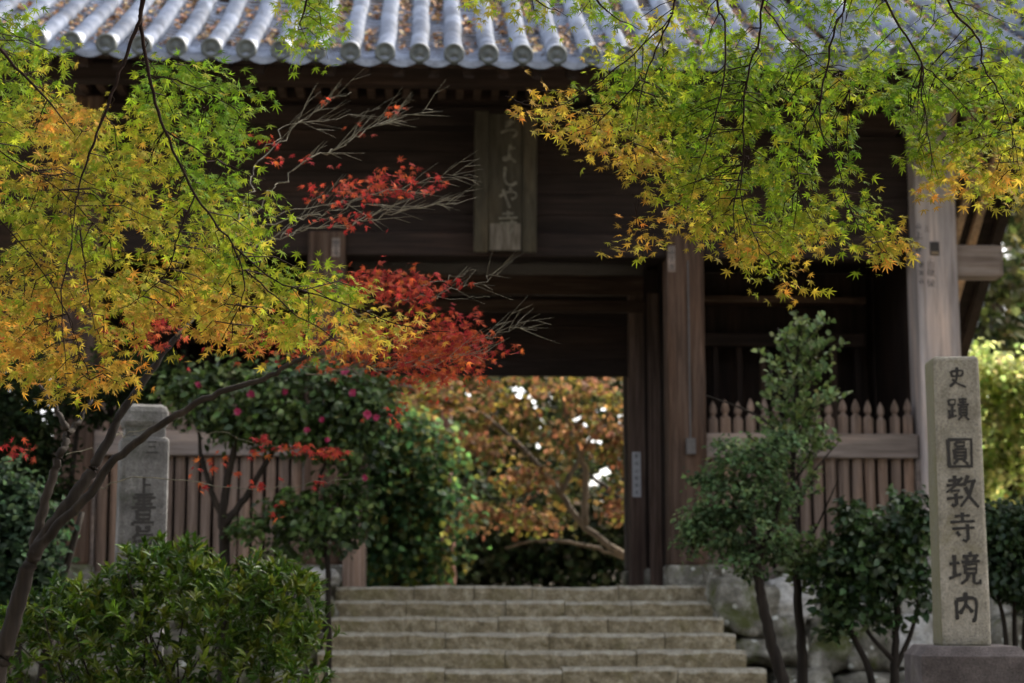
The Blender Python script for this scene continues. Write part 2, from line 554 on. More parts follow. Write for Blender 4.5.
# ================================================================ GATE
GC = .8                                     # x of the gate's axis
FY, MY, RY = 18.3, 20.3, 22.3               # the three rows of posts
def build_gate():
    g = thing('temple_gate', 'dark weathered wooden temple gate with grey tiled roof over the stairs', 'gate', (GC, 20.3, 1.7))
    # posts
    for row, y in enumerate((FY, MY, RY)):
        for k, dx in enumerate((-4.5, -1.91, 1.91, 4.5)):
            x = GC + dx
            hw = .2
            if k == 3: x += .13
            top = 5.45 if row or k in (1, 2) else 6.9
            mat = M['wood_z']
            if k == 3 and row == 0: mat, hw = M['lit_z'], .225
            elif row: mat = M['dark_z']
            bm = bmesh.new()
            box(bm, x - hw, x + hw, y - hw, y + hw, 1.92, top, bevel=.035)
            p = obj('post', bm, mat, g)
            if k == 3 and row == 0: p['label'] = 'pale sunlit corner post with ink writing'
            bm = bmesh.new()
            box(bm, x - .23, x + .23, y - .23, y + .23, 1.66, 1.93, bevel=.03)
            obj('post_base', bm, M['boulder'], g)
    # front tie beam, with the nose that sticks out past the corner post
    one_box('tie_beam', M['dark_x'], g, GC - 4.3, GC + 4.27, FY - .12, FY + .12, 5.2, 5.46, bevel=.02)
    bm = bmesh.new()
    box(bm, 5.4, 6.19, FY - .13, FY + .13, 5.02, 5.38, bevel=.05)
    obj('beam_nose', bm, M['lit_x'], g)
    one_box('tie_beam', M['dark_x'], g, GC - 4.3, GC + 4.3, FY - .15, FY + .15, 6.62, 6.84, bevel=.02)
    # boards of the upper wall
    bm = bmesh.new()
    z = 5.46
    while z < 6.6:
        box(bm, GC - 4.4, GC + 4.4, FY + .02, FY + .06 + random.uniform(0, .01), z, min(z + .23, 6.62) - .006)
        z += .23
    obj('wall_board', bm, M['dark_x'], g)
    one_box('wall_board', M['dark_x'], g, GC - 4.5, GC + 4.5, FY + .03, FY + .08, 6.84, 7.75, bevel=0)
    # bracket blocks under the eave
    x = GC - 4.5
    while x < GC + 4.5:
        bm = bmesh.new()
        box(bm, x - .04, x + .04, FY - .62, FY - .05, 6.93, 7.03, bevel=.01)
        obj('bracket_block', bm, M['wood_x'], g)
        x += .19
    one_box('eave_purlin', M['dark_x'], g, GC - 6.6, GC + 6.6, FY - .78, FY - .60, 6.88, 7.08, bevel=.02)
    # ceiling and the inner walls that keep the gate dark
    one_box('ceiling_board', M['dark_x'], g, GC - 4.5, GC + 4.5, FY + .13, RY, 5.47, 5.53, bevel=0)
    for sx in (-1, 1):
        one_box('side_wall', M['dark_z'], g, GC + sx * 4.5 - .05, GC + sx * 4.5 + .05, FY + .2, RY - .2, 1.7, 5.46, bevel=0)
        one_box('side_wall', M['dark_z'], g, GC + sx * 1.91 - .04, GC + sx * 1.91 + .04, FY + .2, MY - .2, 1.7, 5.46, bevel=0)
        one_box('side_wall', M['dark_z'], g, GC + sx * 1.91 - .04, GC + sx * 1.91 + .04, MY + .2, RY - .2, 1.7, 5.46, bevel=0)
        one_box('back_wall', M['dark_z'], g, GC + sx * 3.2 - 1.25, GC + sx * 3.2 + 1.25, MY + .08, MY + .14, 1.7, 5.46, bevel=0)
        # slats in front of the guardian niche
        for k in range(8):
            x = GC + sx * (2.25 + k * .28)
            one_box('niche_slat', M['wood_z'] if k % 3 == 0 else M['dark_z'], g, x - .035, x + .035, MY - .3, MY - .23, 1.7, 4.55, bevel=.006)
        one_box('niche_rail', M['dark_x'], g, GC + sx * 3.2 - 1.09, GC + sx * 3.2 + 1.09, MY - .38, MY - .2, 4.5, 4.66, bevel=.012)
        one_box('niche_rail', M['wood_x'], g, GC + sx * 3.2 - 1.09, GC + sx * 3.2 + 1.09, MY - .5, MY - .2, 5.0, 5.08, bevel=.012)
        # jambs of the doorway
        x0, x1 = GC + sx * 1.74, GC + sx * 1.92
        one_box('door_jamb', M['jamb'], g, min(x0, x1), max(x0, x1), MY - .3, MY + .1, 1.7, 5.14, bevel=.015)
        x0, x1 = GC + sx * 1.53, GC + sx * 1.735
        one_box('door_jamb', M['jamb'], g, min(x0, x1), max(x0, x1), MY - .12, MY + .12, 1.7, 5.14, bevel=.015)
    one_box('lintel', M['wood_x'], g, GC - 1.72, GC + 1.72, MY - .16, MY - .125, 5.13, 5.37, bevel=.012)
    one_box('lintel', M['wood_x'], g, GC - 1.72, GC + 1.72, MY - .22, MY - .125, 4.93, 5.06, bevel=.012)
    bm = bmesh.new()
    z = 4.17
    while z < 4.9:
        box(bm, GC - 1.52, GC + 1.52, MY - .1, MY - .05, z, min(z + .2, 4.93) - .004)
        z += .2
    box(bm, GC - 1.52, GC + 1.52, MY - .1, MY - .06, 5.06, 5.13)
    obj('transom_board', bm, M['dark_x'], g)
    # electric conduit and switch box on the post right of the doorway
    bm = bmesh.new()
    px_ = P(690, 400, 18.08).x
    tube(bm, [(px_, 18.085, 5.15), (px_, 18.085, 3.25)], .009, 8)
    box(bm, px_ - .05, px_ + .05, 18.04, 18.095, 3.08, 3.25, .006)
    obj('conduit', bm, M['wire'], g)
    # ---------------- roof
    def eave_z(x): return 6.785 + .0008 * abs(x - GC) ** 3
    EY = 16.3
    def roof_z(x, d): return eave_z(x) + .50 * d + .03 * d * d
    X0, X1 = -6.65, 8.25
    PITCH = .335
    nrow = int((X1 - X0) / PITCH)
    xs = [P(385, 55, EY).x + PITCH * k for k in range(-40, 60)]
    xs = [x for x in xs if X0 < x < X1]
    bm = bmesh.new()
    nd = 12
    D = 4.75
    # pan tiles: concave channels stepped every 22 cm
    TL = .135
    nst = int(D / TL)
    em = bmesh.new()
    for x in xs:
        xc = x + PITCH / 2
        if xc > X1: continue
        for s in range(nst):
            d0 = s * TL; d1 = d0 + TL + .012
            ra, rb = [], []
            for i in range(7):
                u = -1 + 2 * i / 6
                xx = xc + u * PITCH * .5
                sag = -.045 * (1 - u * u)
                j = .004 * math.sin(s * 12.9 + x * 7.1)
                ra.append(Vector((xx, EY + d0 + .02, roof_z(xx, d0) + sag + .046 + j)))
                rb.append(Vector((xx, EY + d1 + .02, roof_z(xx, d1) + sag + .010 + j)))
            va = [bm.verts.new(v) for v in ra]; vb = [bm.verts.new(v) for v in rb]
            vc = [bm.verts.new(v + Vector((0, 0, -.042))) for v in ra]
            for i in range(6):
                bm.faces.new((va[i], va[i + 1], vb[i + 1], vb[i]))
                bm.faces.new((vc[i], vc[i + 1], va[i + 1], va[i]))
        # curved face tile at the eave end of the channel
        va, vb = [], []
        for i in range(9):
            u = -1 + 2 * i / 8
            xx = xc + u * PITCH * .5
            sag = -.045 * (1 - u * u)
            zz = eave_z(xx) + sag
            va.append(em.verts.new((xx, EY - .03, zz + .008))); vb.append(em.verts.new((xx, EY - .03, zz - .04 - .022 * (1 - u * u))))
        vt = [em.verts.new((v.co.x, EY + .05, v.co.z + .012)) for v in va]
        for i in range(8):
            em.faces.new((vb[i], vb[i + 1], va[i + 1], va[i]))
            em.faces.new((va[i], va[i + 1], vt[i + 1], vt[i]))
    # round cover tiles, with a slight step at each joint
    RR = .088
    for x in xs:
        prev = None
        L = .30
        ns = int(D / L)
        for s in range(ns):
            for e, (d, rr) in enumerate(((s * L, RR * 1.06), ((s + 1) * L, RR * .95))):
                ring = []
                jx = .006 * math.sin(s * 5.1 + x * 3)
                for i in range(13):
                    a = math.pi * (-.12 + 1.24 * i / 12)
                    ring.append(bm.verts.new((x + jx + rr * math.cos(a), EY + d, roof_z(x, d) + .035 + rr * math.sin(a))))
                if prev:
                    for i in range(12): bm.faces.new((prev[i], prev[i + 1], ring[i + 1], ring[i]))
                prev = ring
    roof = obj('roof', bm, M['tile'], g, True)
    obj('eave_tile', em, M['tile_face'], roof, True)
    roof['label'] = 'blue grey tiled roof with fallen leaves in its channels'
    # round end tiles with a raised rim and swirl boss
    for x in xs:
        bm = bmesh.new()
        c = Vector((x, EY - .012, eave_z(x) + .04))
        prof = [(0, .03), (.022, .03), (.03, .018), (.052, .014), (.066, .014), (.072, .03), (.092, .034), (.1, .024), (.1, -.05)]
        rings = []
        for rr, dd in prof:
            if rr == 0: rings.append([bm.verts.new(c + Vector((0, -dd, 0)))]); continue
            rings.append([bm.verts.new(c + Vector((rr * math.cos(2 * math.pi * i / 24), -dd, rr * math.sin(2 * math.pi * i / 24)))) for i in range(24)])
        for i in range(24): bm.faces.new((rings[0][0], rings[1][i], rings[1][(i + 1) % 24]))
        for a, b in zip(rings[1:], rings[2:]):
            for i in range(24): bm.faces.new((a[i], b[i], b[(i + 1) % 24], a[(i + 1) % 24]))
        obj('eave_disc', bm, M['tile_end'], roof, True)
    # descending ridge on the right half with its end ornament
    bm = bmesh.new()
    xr = P(855, 45, 16.6).x
    for k, (hw, h0, h1) in enumerate(((.15, .05, .17), (.13, .17, .25), (.11, .25, .33))):
        va = []
        for s in range(13):
            d = .35 + (D - .35) * s / 12
            z = roof_z(xr, d)
            va.append([bm.verts.new((xr + sx * hw, EY + d, z + h)) for sx, h in ((-1, h0), (-1, h1), (1, h1), (1, h0))])
        for a, b in zip(va, va[1:]):
            for i in range(4): bm.faces.new((a[i], a[(i + 1) % 4], b[(i + 1) % 4], b[i]))
        bm.faces.new(va[0]); bm.faces.new(va[-1][::-1])
    tube(bm, [(xr, EY + d, roof_z(xr, d) + .38) for d in (.25, 1.2, 2.2, 3.4, 4.7)], .085, 14)
    o2 = obj('descending_ridge', bm, M['tile'], roof)
    bm = bmesh.new()
    outl = [(-.2, 0), (-.22, .12), (-.15, .2), (-.17, .32), (-.08, .42), (0, .5), (.08, .42), (.17, .32), (.15, .2), (.22, .12), (.2, 0)]
    z0 = roof_z(xr, .3) + .03
    f = [bm.verts.new((xr + a, EY + .24, z0 + b)) for a, b in outl]; bk = [bm.verts.new((xr + a, EY + .36, z0 + b)) for a, b in outl]
    bm.faces.new(f); bm.faces.new(bk[::-1])
    for i in range(len(f)): bm.faces.new((f[i], bk[i], bk[(i + 1) % len(f)], f[(i + 1) % len(f)]))
    obj('ridge_end_tile', bm, M['tile'], roof)
    # main ridge
    bm = bmesh.new()
    zr = roof_z(GC, D)
    box(bm, X0, X1, EY + D - .22, EY + D + .22, zr - .1, zr + .45, bevel=.03)
    tube(bm, [(X0, EY + D, zr + .5), (X1, EY + D, zr + .5)], .14, 14)
    obj('main_ridge', bm, M['tile'], roof)
    # boards under the front slope, fascia
    bm = bmesh.new()
    va = []
    for i in range(41):
        x = X0 + (X1 - X0) * i / 40
        va.append([bm.verts.new((x, EY + d, roof_z(x, d) + zo)) for d, zo in ((.04, -.05), (2, -.05), (4.75, -.05), (4.75, -.11), (2, -.11), (.04, -.11))])
    for a, b in zip(va, va[1:]):
        for i in range(6): bm.faces.new((a[i], a[(i + 1) % 6], b[(i + 1) % 6], b[i]))
    bm.faces.new(va[0][::-1]); bm.faces.new(va[-1])
    obj('roof_board', bm, M['dark_x'], g)
    x = X0 + .2
    while x < X1:
        bm = bmesh.new()
        va = []
        for d in (.12, 2, 4.7):
            z = roof_z(x, d) - .112
            va.append([bm.verts.new((x + sx * .05, EY + d, z + h)) for sx, h in ((-1, -.11), (-1, 0), (1, 0), (1, -.11))])
        for a, b in zip(va, va[1:]):
            for i in range(4): bm.faces.new((a[i], a[(i + 1) % 4], b[(i + 1) % 4], b[i]))
        bm.faces.new(va[0]); bm.faces.new(va[-1][::-1])
        obj('rafter', bm, M['dark_y'], g)
        x += .34
    # rear slope
    def rear_z(y): return 9.56 - .787 * (y - 21)
    Y0, Y1 = 21.0, 26.9
    bm = bmesh.new()
    va = [[bm.verts.new((x, y, rear_z(y) + h)) for y, h in ((Y0, .11), (Y1, .11), (Y1, .4), (Y0, .4))] for x in (X0, X1)]
    for i in range(4): bm.faces.new((va[0][i], va[0][(i + 1) % 4], va[1][(i + 1) % 4], va[1][i]))
    bm.faces.new(va[0][::-1]); bm.faces.new(va[1])
    obj('rear_roof', bm, M['dark_x'], g)
    x = X1 - .34
    while x > 4.2:
        bm = bmesh.new()
        va = [[bm.verts.new((x + sx * .055, y, rear_z(y) + h)) for sx, h in ((-1, -.02), (-1, .108), (1, .108), (1, -.02))] for y in (Y0, Y1 - .1)]
        for i in range(4): bm.faces.new((va[0][i], va[0][(i + 1) % 4], va[1][(i + 1) % 4], va[1][i]))
        bm.faces.new(va[0]); bm.faces.new(va[1][::-1])
        obj('rafter', bm, M['rafter'], g)
        x -= .26
    bm = bmesh.new()                                   # verge board with the round tiles above it
    va = [[bm.verts.new((X1 + a, y, rear_z(y) + h)) for a, h in ((-.08, -.12), (-.08, .5), (.06, .5), (.06, -.12))] for y in (Y0, Y1)]
    for i in range(4): bm.faces.new((va[0][i], va[0][(i + 1) % 4], va[1][(i + 1) % 4], va[1][i]))
    bm.faces.new(va[0]); bm.faces.new(va[1][::-1])
    obj('verge_board', bm, M['dark_y'], g)
    for k in range(20):
        y = Y0 + .15 + k * .3
        bm = bmesh.new()
        tube(bm, [(X1 - .2, y, rear_z(y) + .44), (X1 + .22, y, rear_z(y) + .40)], .09, 12)
        obj('verge_tile', bm, M['tile'], roof, True)
    # gable wall closes the roof space
    for xg in (GC - 4.5, GC + 4.5):
        bm = bmesh.new()
        v = [bm.verts.new(p) for p in ((xg, FY, 5.4), (xg, RY, 5.4), (xg, RY, rear_z(RY)), (xg, 21, 9.5), (xg, FY, 7.7))]
        bm.faces.new(v)
        bmesh.ops.solidify(bm, geom=bm.faces[:], thickness=.06)
        obj('gable_wall', bm, M['dark_y'], g)
    return g, roof_z, EY, xs, PITCH
GATE, roof_z, EY, TILE_X, PITCH = build_gate()

# ---------------------------------------------------------------- brush writing
GLYPH = {
 '史': [[(22,78),(26,52)], [(22,78),(76,80),(72,54)], [(26,54),(73,56)], [(50,98),(50,60),(42,32),(14,4)], [(26,40),(50,20),(92,2)]],
 '蹟': [[(8,90),(11,66)], [(8,90),(38,92),(36,68)], [(11,68),(36,70)], [(24,66),(24,18)], [(24,42),(40,44)], [(10,46),(11,16)], [(4,10),(42,22)],
       [(52,92),(90,93)], [(54,80),(88,81)], [(46,68),(98,70)], [(71,99),(71,69)], [(56,58),(57,22)], [(56,58),(88,59),(87,22)], [(58,46),(86,47)], [(58,34),(86,35)], [(58,22),(87,23)], [(64,18),(48,2)], [(80,18),(96,2)]],
 '圓': [[(12,95),(14,3)], [(12,93),(88,95),(87,3)], [(14,6),(87,7)], [(36,84),(38,70)], [(36,84),(66,85),(64,71)], [(38,71),(64,72)], [(32,62),(33,30)], [(32,62),(70,63),(69,30)],
       [(34,52),(68,52)], [(34,41),(68,41)], [(33,30),(69,31)], [(42,27),(28,14)], [(60,27),(76,13)]],
 '教': [[(10,82),(50,85)], [(30,98),(30,68)], [(4,67),(58,70)], [(54,92),(34,68),(4,46)], [(16,50),(46,52),(32,40)], [(32,42),(34,10),(24,4),(18,10)], [(4,26),(56,32)],
       [(72,98),(58,66)], [(66,78),(96,82)], [(88,80),(76,40),(46,2)], [(62,62),(76,30),(102,0)]],
 '寺': [[(24,86),(76,89)], [(50,99),(50,68)], [(8,66),(92,70)], [(14,44),(90,48)], [(66,60),(67,10),(58,2),(48,8)], [(28,34),(40,20)]],
 '境': [[(4,62),(36,66)], [(20,90),(20,26)], [(2,18),(40,32)], [(68,99),(72,90)], [(46,85),(96,88)], [(56,82),(62,72)], [(86,84),(78,72)], [(42,68),(99,71)], [(52,60),(54,32)], [(52,60),(88,62),(86,33)],
       [(55,47),(86,48)], [(54,33),(86,34)], [(62,30),(56,14),(38,2)], [(78,30),(78,8),(84,3),(98,5),(98,16)]],
 '内': [[(18,70),(20,4)], [(18,70),(82,73),(80,8),(70,4)], [(50,96),(50,60),(40,40),(28,24)], [(50,52),(62,42),(72,28)]],
 '志': [[(58,100),(56,76),(34,66)], [(36,84),(78,88)], [(14,36),(40,48),(78,50),(88,34),(68,16)]],
 'よ': [[(62,100),(54,84),(52,58),(56,36)], [(54,80),(86,86)], [(60,34),(30,22),(24,34),(50,38),(88,12)]],
 'し': [[(34,100),(30,50),(40,18),(66,8),(94,24)]],
 'や': [[(6,56),(46,78),(84,76),(86,54),(64,44)], [(56,100),(66,86)], [(24,90),(58,2)]],
 '書': [[(25,95),(75,96),(74,72)], [(8,84),(94,86)], [(25,73),(75,73)], [(50,100),(50,46)], [(18,60),(84,62)], [(6,47),(96,49)], [(26,38),(27,2)], [(26,38),(74,39),(73,2)], [(28,21),(72,21)], [(27,4),(73,5)]],
 '寫': [[(50,100),(52,92)], [(12,86),(10,74)], [(12,86),(90,87),(84,76)], [(30,74),(28,52)], [(34,64),(44,64)], [(28,53),(72,53)], [(70,74),(72,52)], [(56,66),(70,66)], [(34,48),(14,24)], [(32,38),(86,40),(82,8),(70,2)],
       [(24,20),(20,8)], [(38,22),(40,10)], [(52,22),(54,12)], [(64,24),(68,14)]],
 '山': [[(50,95),(50,12)], [(15,60),(16,10)], [(16,11),(86,12)], [(85,62),(85,8)]],
 '三': [[(20,88),(80,91)], [(24,52),(76,55)], [(6,10),(94,13)]],
 '上': [[(48,95),(48,10)], [(50,55),(80,57)], [(6,8),(96,11)]],
 '小': [[(50,95),(50,8),(38,14)], [(26,62),(12,34)], [(72,64),(90,34)]],
 '田': [[(14,88),(16,8)], [(14,88),(86,89),(84,8)], [(16,48),(84,49)], [(50,88),(50,10)], [(16,10),(84,11)]],
 '敬': [[(6,86),(54,88)], [(20,98),(20,76)], [(40,98),(40,76)], [(24,72),(4,48)], [(20,62),(52,64),(48,10),(38,6)], [(14,46),(16,22)], [(14,46),(36,46),(35,24)], [(16,24),(35,24)],
       [(72,98),(58,66)], [(66,78),(96,82)], [(88,80),(76,40),(46,2)], [(62,62),(76,30),(102,0)]],
 '俊': [[(26,98),(4,54)], [(18,72),(18,2)], [(62,98),(44,72),(88,76)], [(78,88),(92,70)], [(54,66),(40,50)], [(74,66),(94,52)], [(58,50),(34,22)], [(54,42),(84,44),(66,18),(36,2)], [(52,32),(74,12),(98,2)]],
}

def brush(bm, ch, org, right, up, nrm, size, width=.1, depth=.003, aspect=1.0):
    for s in GLYPH[ch]:
        L = smooth_line([Vector((a / 100 - .5, b / 100 - .5, 0)) for a, b in s], 5) if len(s) > 2 and ch in 'よしや志史内' else [Vector((a / 100 - .5, b / 100 - .5, 0)) for a, b in s]
        if len(L) == 2: L = [L[0].lerp(L[1], t) for t in (0, .1, .35, .7, .9, 1)]
        n = len(L)
        top, bot = [], []
        vert = abs(L[-1].x - L[0].x) < abs(L[-1].y - L[0].y)
        for i, p in enumerate(L):
            d = (L[min(i + 1, n - 1)] - L[max(i - 1, 0)]).normalized()
            q = Vector((-d.y, d.x, 0))
            t = i / (n - 1)
            wdt = width * (.62 + .5 * abs(2 * t - 1) ** 1.5) * (1.12 if vert else .85)
            if i == n - 1: wdt *= .45
            if i == 0: wdt *= .7
            for sgn, lst in ((1, top), (-1, bot)):
                c = p + q * sgn * wdt * .5
                lst.append(org + (right * c.x * aspect + up * c.y) * size)
        vt = [bm.verts.new(p + nrm * depth) for p in top]; vb = [bm.verts.new(p + nrm * depth) for p in bot]
        wt = [bm.verts.new(p - nrm * .002) for p in top]; wb = [bm.verts.new(p - nrm * .002) for p in bot]
        for i in range(n - 1):
            bm.faces.new((vt[i], vb[i], vb[i + 1], vt[i + 1]))
            bm.faces.new((wt[i], vt[i], vt[i + 1], wt[i + 1]))
            bm.faces.new((vb[i], wb[i], wb[i + 1], vb[i + 1]))
        bm.faces.new((vt[0], wt[0], wb[0], vb[0])); bm.faces.new((vt[-1], vb[-1], wb[-1], wt[-1]))
        nrm_eps = depth * 1.02
        depth = depth + .00012               # keeps crossing strokes from lying in one plane

ZU = Vector((0, 0, 1)); XR = Vector((1, 0, 0)); YF = Vector((0, -1, 0))

def build_plaque():
    t = thing('name_plaque', 'tall dark wooden name plaque with worn pale brush characters hanging over the doorway', 'plaque', (P(505, 180, 17.9).x, 17.9, 5.9))
    top = P(505, 113, 17.85); botm = P(505, 250, 17.98)
    x0 = P(474, 180, 17.9).x; x1 = P(537, 180, 17.9).x
    zt, zb = top.z, botm.z
    bm = bmesh.new()
    nrm = Vector((0, -1, -.13)).normalized(); up = Vector((0, -.13, 1)).normalized()
    H = (zt - zb)
    def slab(bm, xa, xb, a, b, d0, d1, bev=.008):
        vs = box(bm, xa, xb, -d1, -d0, a, b, bev)
    def place(bm):
        for v in bm.verts:
            v.co = Vector((v.co.x, 18.05, zb)) + up * v.co.z + nrm * (-v.co.y)
    bm = bmesh.new(); box(bm, x0 + .02, x1 - .02, -.05, 0, 0, H, .006); place(bm); obj('board', bm, M['plaque'], t)
    for xa, xb in ((x0, x0 + .15), (x1 - .15, x1)):
        bm = bmesh.new(); box(bm, xa, xb, -.09, -.004, -.02, H + .03, .015); place(bm); obj('frame_stile', bm, M['plaque'], t)
    bm = bmesh.new()                                            # pale weathered foot of the board
    box(bm, x0 + .17, x1 - .17, -.058, -.052, .01, H * .2, .001)
    place(bm)
    k = NT('weathered_board'); f = k.noise(k.coord((9, 9, 1.2)), 2.0, 6)
    k.col(k.ramp(f, [(.35, (.07, .058, .04)), (.6, (.16, .135, .105))])); k.rough(.9)
    obj('worn_patch', bm, k.m, t)
    bm = bmesh.new()
    xm = (x0 + x1) / 2 + .03
    for ch, fz, sz in (('志', .88, .23), ('よ', .70, .21), ('し', .54, .21), ('や', .385, .22), ('寺', .21, .24)):
        org = Vector((xm, 18.05, zb)) + up * (H * fz) + nrm * .062
        brush(bm, ch, org, XR, up, nrm, sz, .15, .002)
    obj('inscription', bm, M['chalk'], t)
build_plaque()

def build_post_notes():
    # ink writing and the small plate on the pale corner post
    y = FY - .225
    bm = bmesh.new()
    for ch, py in (('小', 259), ('田', 265), ('敬', 273), ('俊', 283)):
        brush(bm, ch, P(931, py, y), XR, ZU, YF, .085 if ch != '小' else .05, .12, .002)
        obj('ink_character', bm, M['inkwash'], GATE); bm = bmesh.new()
    for ch, py, s in (('山', 226, .06), ('上', 235, .09), ('寺', 249, .09), ('書', 265, .06), ('寫', 273, .06), ('山', 281, .055)):
        brush(bm, ch, P(918.5 + (3 if py > 258 else 0), py, y), XR, ZU, YF, s, .13, .002)
        obj('ink_character', bm, M['inkwash'], GATE); bm = bmesh.new()
    brush(bm, '三', P(927, 229, y), XR, ZU, YF, .06, .12, .002)
    o = obj('ink_character', bm, M['inkwash'], GATE)
    t = thing('metal_plate', 'small dark square plate with a tan lower edge nailed to the pale corner post', 'plate', P(934, 248, y))
    a = P(929.5, 242, y); b = P(939, 255.5, y)
    one_box('plate', M['plate'], t, a.x, b.x, y - .02, y - .001, b.z, a.z, bevel=.004)
    one_box('lower_edge', M['tanplate'], t, a.x + .008, b.x - .008, y - .024, y - .0205, b.z + .008, b.z + .04, bevel=.001)
    # white paper strip on the jamb
    y = MY - .12
    a = P(632, 452, y); b = P(641, 497, y)
    t = thing('paper_strip', 'white paper strip with faint vertical writing pasted on the doorway jamb', 'paper strip', P(636, 475, y))
    one_box('strip', M['paper'], t, a.x, b.x, y - .006, y - .001, b.z, a.z, bevel=.001)
    bm = bmesh.new()
    for i, ch in enumerate('書寫山圓教寺'):
        brush(bm, ch, Vector(((a.x + b.x) / 2, y - .0065, a.z - .05 - i * .085)), XR, ZU, YF, .05, .11, .001)
    obj('writing', bm, M['inkwash'], t)
    for px, py0, py1, Y, lab in ((671.5, 246, 272, FY - .2, 'faded grey paper charm high on the post right of the doorway'), (637, 0, 0, 0, None), (336, 238, 257, FY - .2, 'faded grey paper charm high on the post left of the doorway')):
        if lab is None: continue
        a = P(px - 4, py0, Y); b = P(px + 4, py1, Y)
        t = thing('paper_charm', lab, 'paper charm', P(px, (py0 + py1) / 2, Y), 'paper charms pasted on the gate posts')
        one_box('strip', M['rail'], t, a.x, b.x, Y - .005, Y - .001, b.z, a.z, bevel=.001)
        bm = bmesh.new()
        for i, ch in enumerate('山上寺'):
            brush(bm, ch, Vector(((a.x + b.x) / 2, Y - .0055, a.z - (a.z - b.z) * (i + .6) / 3.2)), XR, ZU, YF, .06, .14, .001)
        obj('writing', bm, M['inkwash'], t)
build_post_notes()

# ---------------------------------------------------------------- picket fences
def build_fence(x0, x1, n, label):
    t = thing('picket_fence', label, 'fence', ((x0 + x1) / 2, FY, 1.7), 'picket fences in the side bays of the gate')
    pitch = (x1 - x0) / n
    for i in range(n):
        x = x0 + pitch * (i + .5)
        bm = bmesh.new()
        hw = pitch * random.uniform(.375, .42)
        zt = 3.47 + random.uniform(-.022, .022)
        lean = random.uniform(-.01, .01)
        prof = [(hw, 1.84), (hw, zt), (hw * .98, zt + .02), (hw * .5, zt + .05), (hw * .42, zt + .065), (hw * .72, zt + .09), (hw * .78, zt + .115), (hw * .6, zt + .16), (hw * .2, zt + .205), (.003, zt + .22)]
        rings = []
        for r, z in prof:
            rings.append([bm.verts.new((x + lean * (z - 2.6) + r * math.copysign(min(1, abs(math.cos(a)) * 1.15), math.cos(a)), FY + r * .8 * math.sin(a), z)) for a in [2 * math.pi * (k + .5) / 12 for k in range(12)]])
        for a, b in zip(rings, rings[1:]):
            for k in range(12): bm.faces.new((a[k], a[(k + 1) % 12], b[(k + 1) % 12], b[k]))
        bm.faces.new(rings[0][::-1]); bm.faces.new(rings[-1])
        obj('picket', bm, M['picket'], t, False)
    one_box('rail', M['rail'], t, x0 - .02, x1 + .02, FY - .11, FY + .11, 3.06, 3.32, bevel=.012)
    one_box('rail', M['rail'], t, x0 - .02, x1 + .02, FY - .10, FY + .10, 1.72, 1.86, bevel=.012)
    # frame uprights against the posts
    for x in (x0 - .03, x1 + .03):
        one_box('stile', M['rail'], t, x - .035, x + .035, FY - .09, FY + .09, 1.86, 3.055, bevel=.008)
build_fence(GC + 2.13, GC + 4.37, 16, 'weathered picket fence right of the doorway behind the slender green tree')
build_fence(GC - 4.28, GC - 2.13, 16, 'shaded picket fence left of the doorway behind the old stone post')

def build_short_post():
    Y = 17.98
    a = P(344, 483, Y); b = P(365, 586, Y)
    t = thing('fence_post', 'short pale weathered post beside the top step left of the doorway', 'post', ((a.x + b.x) / 2, Y, 1.7))
    bm = bmesh.new()
    box(bm, a.x, b.x, Y - .11, Y + .11, 1.69, a.z - .03, .012)
    obj('shaft', bm, M['picket'], t)
    bm = bmesh.new()
    v = []
    for z, k in ((a.z - .031, 1.0), (a.z - .012, 1.0), (a.z, .6)):
        v.append([bm.verts.new(((a.x + b.x) / 2 + sx * (b.x - a.x) / 2 * k, Y + sy * .11 * k, z)) for sx, sy in ((-1, -1), (1, -1), (1, 1), (-1, 1))])
    for p, q in zip(v, v[1:]):
        for i in range(4): bm.faces.new((p[i], p[(i + 1) % 4], q[(i + 1) % 4], q[i]))
    bm.faces.new(v[0][::-1]); bm.faces.new(v[-1])
    obj('cap', bm, M['rail'], t)
build_short_post()

# ---------------------------------------------------------------- stone pillars
def prism(bm, c, hw, hd, z0, z1, rot, taper=1.0, dome=.03, bev=.018, n=1):
    ca, sa = math.cos(rot), math.sin(rot)
    old = set(bm.verts)
    box(bm, -hw, hw, -hd, hd, 0, z1 - z0, bev)
    for v in bm.verts:
        if v in old: continue
        f = v.co.z / (z1 - z0)
        k = 1 + (taper - 1) * f
        x, y = v.co.x * k, v.co.y * k
        zz = v.co.z
        if f > .98: zz += dome * (1 - max(abs(x) / hw, abs(y) / hd))
        v.co = Vector((c[0] + ca * x - sa * y, c[1] + sa * x + ca * y, z0 + zz))

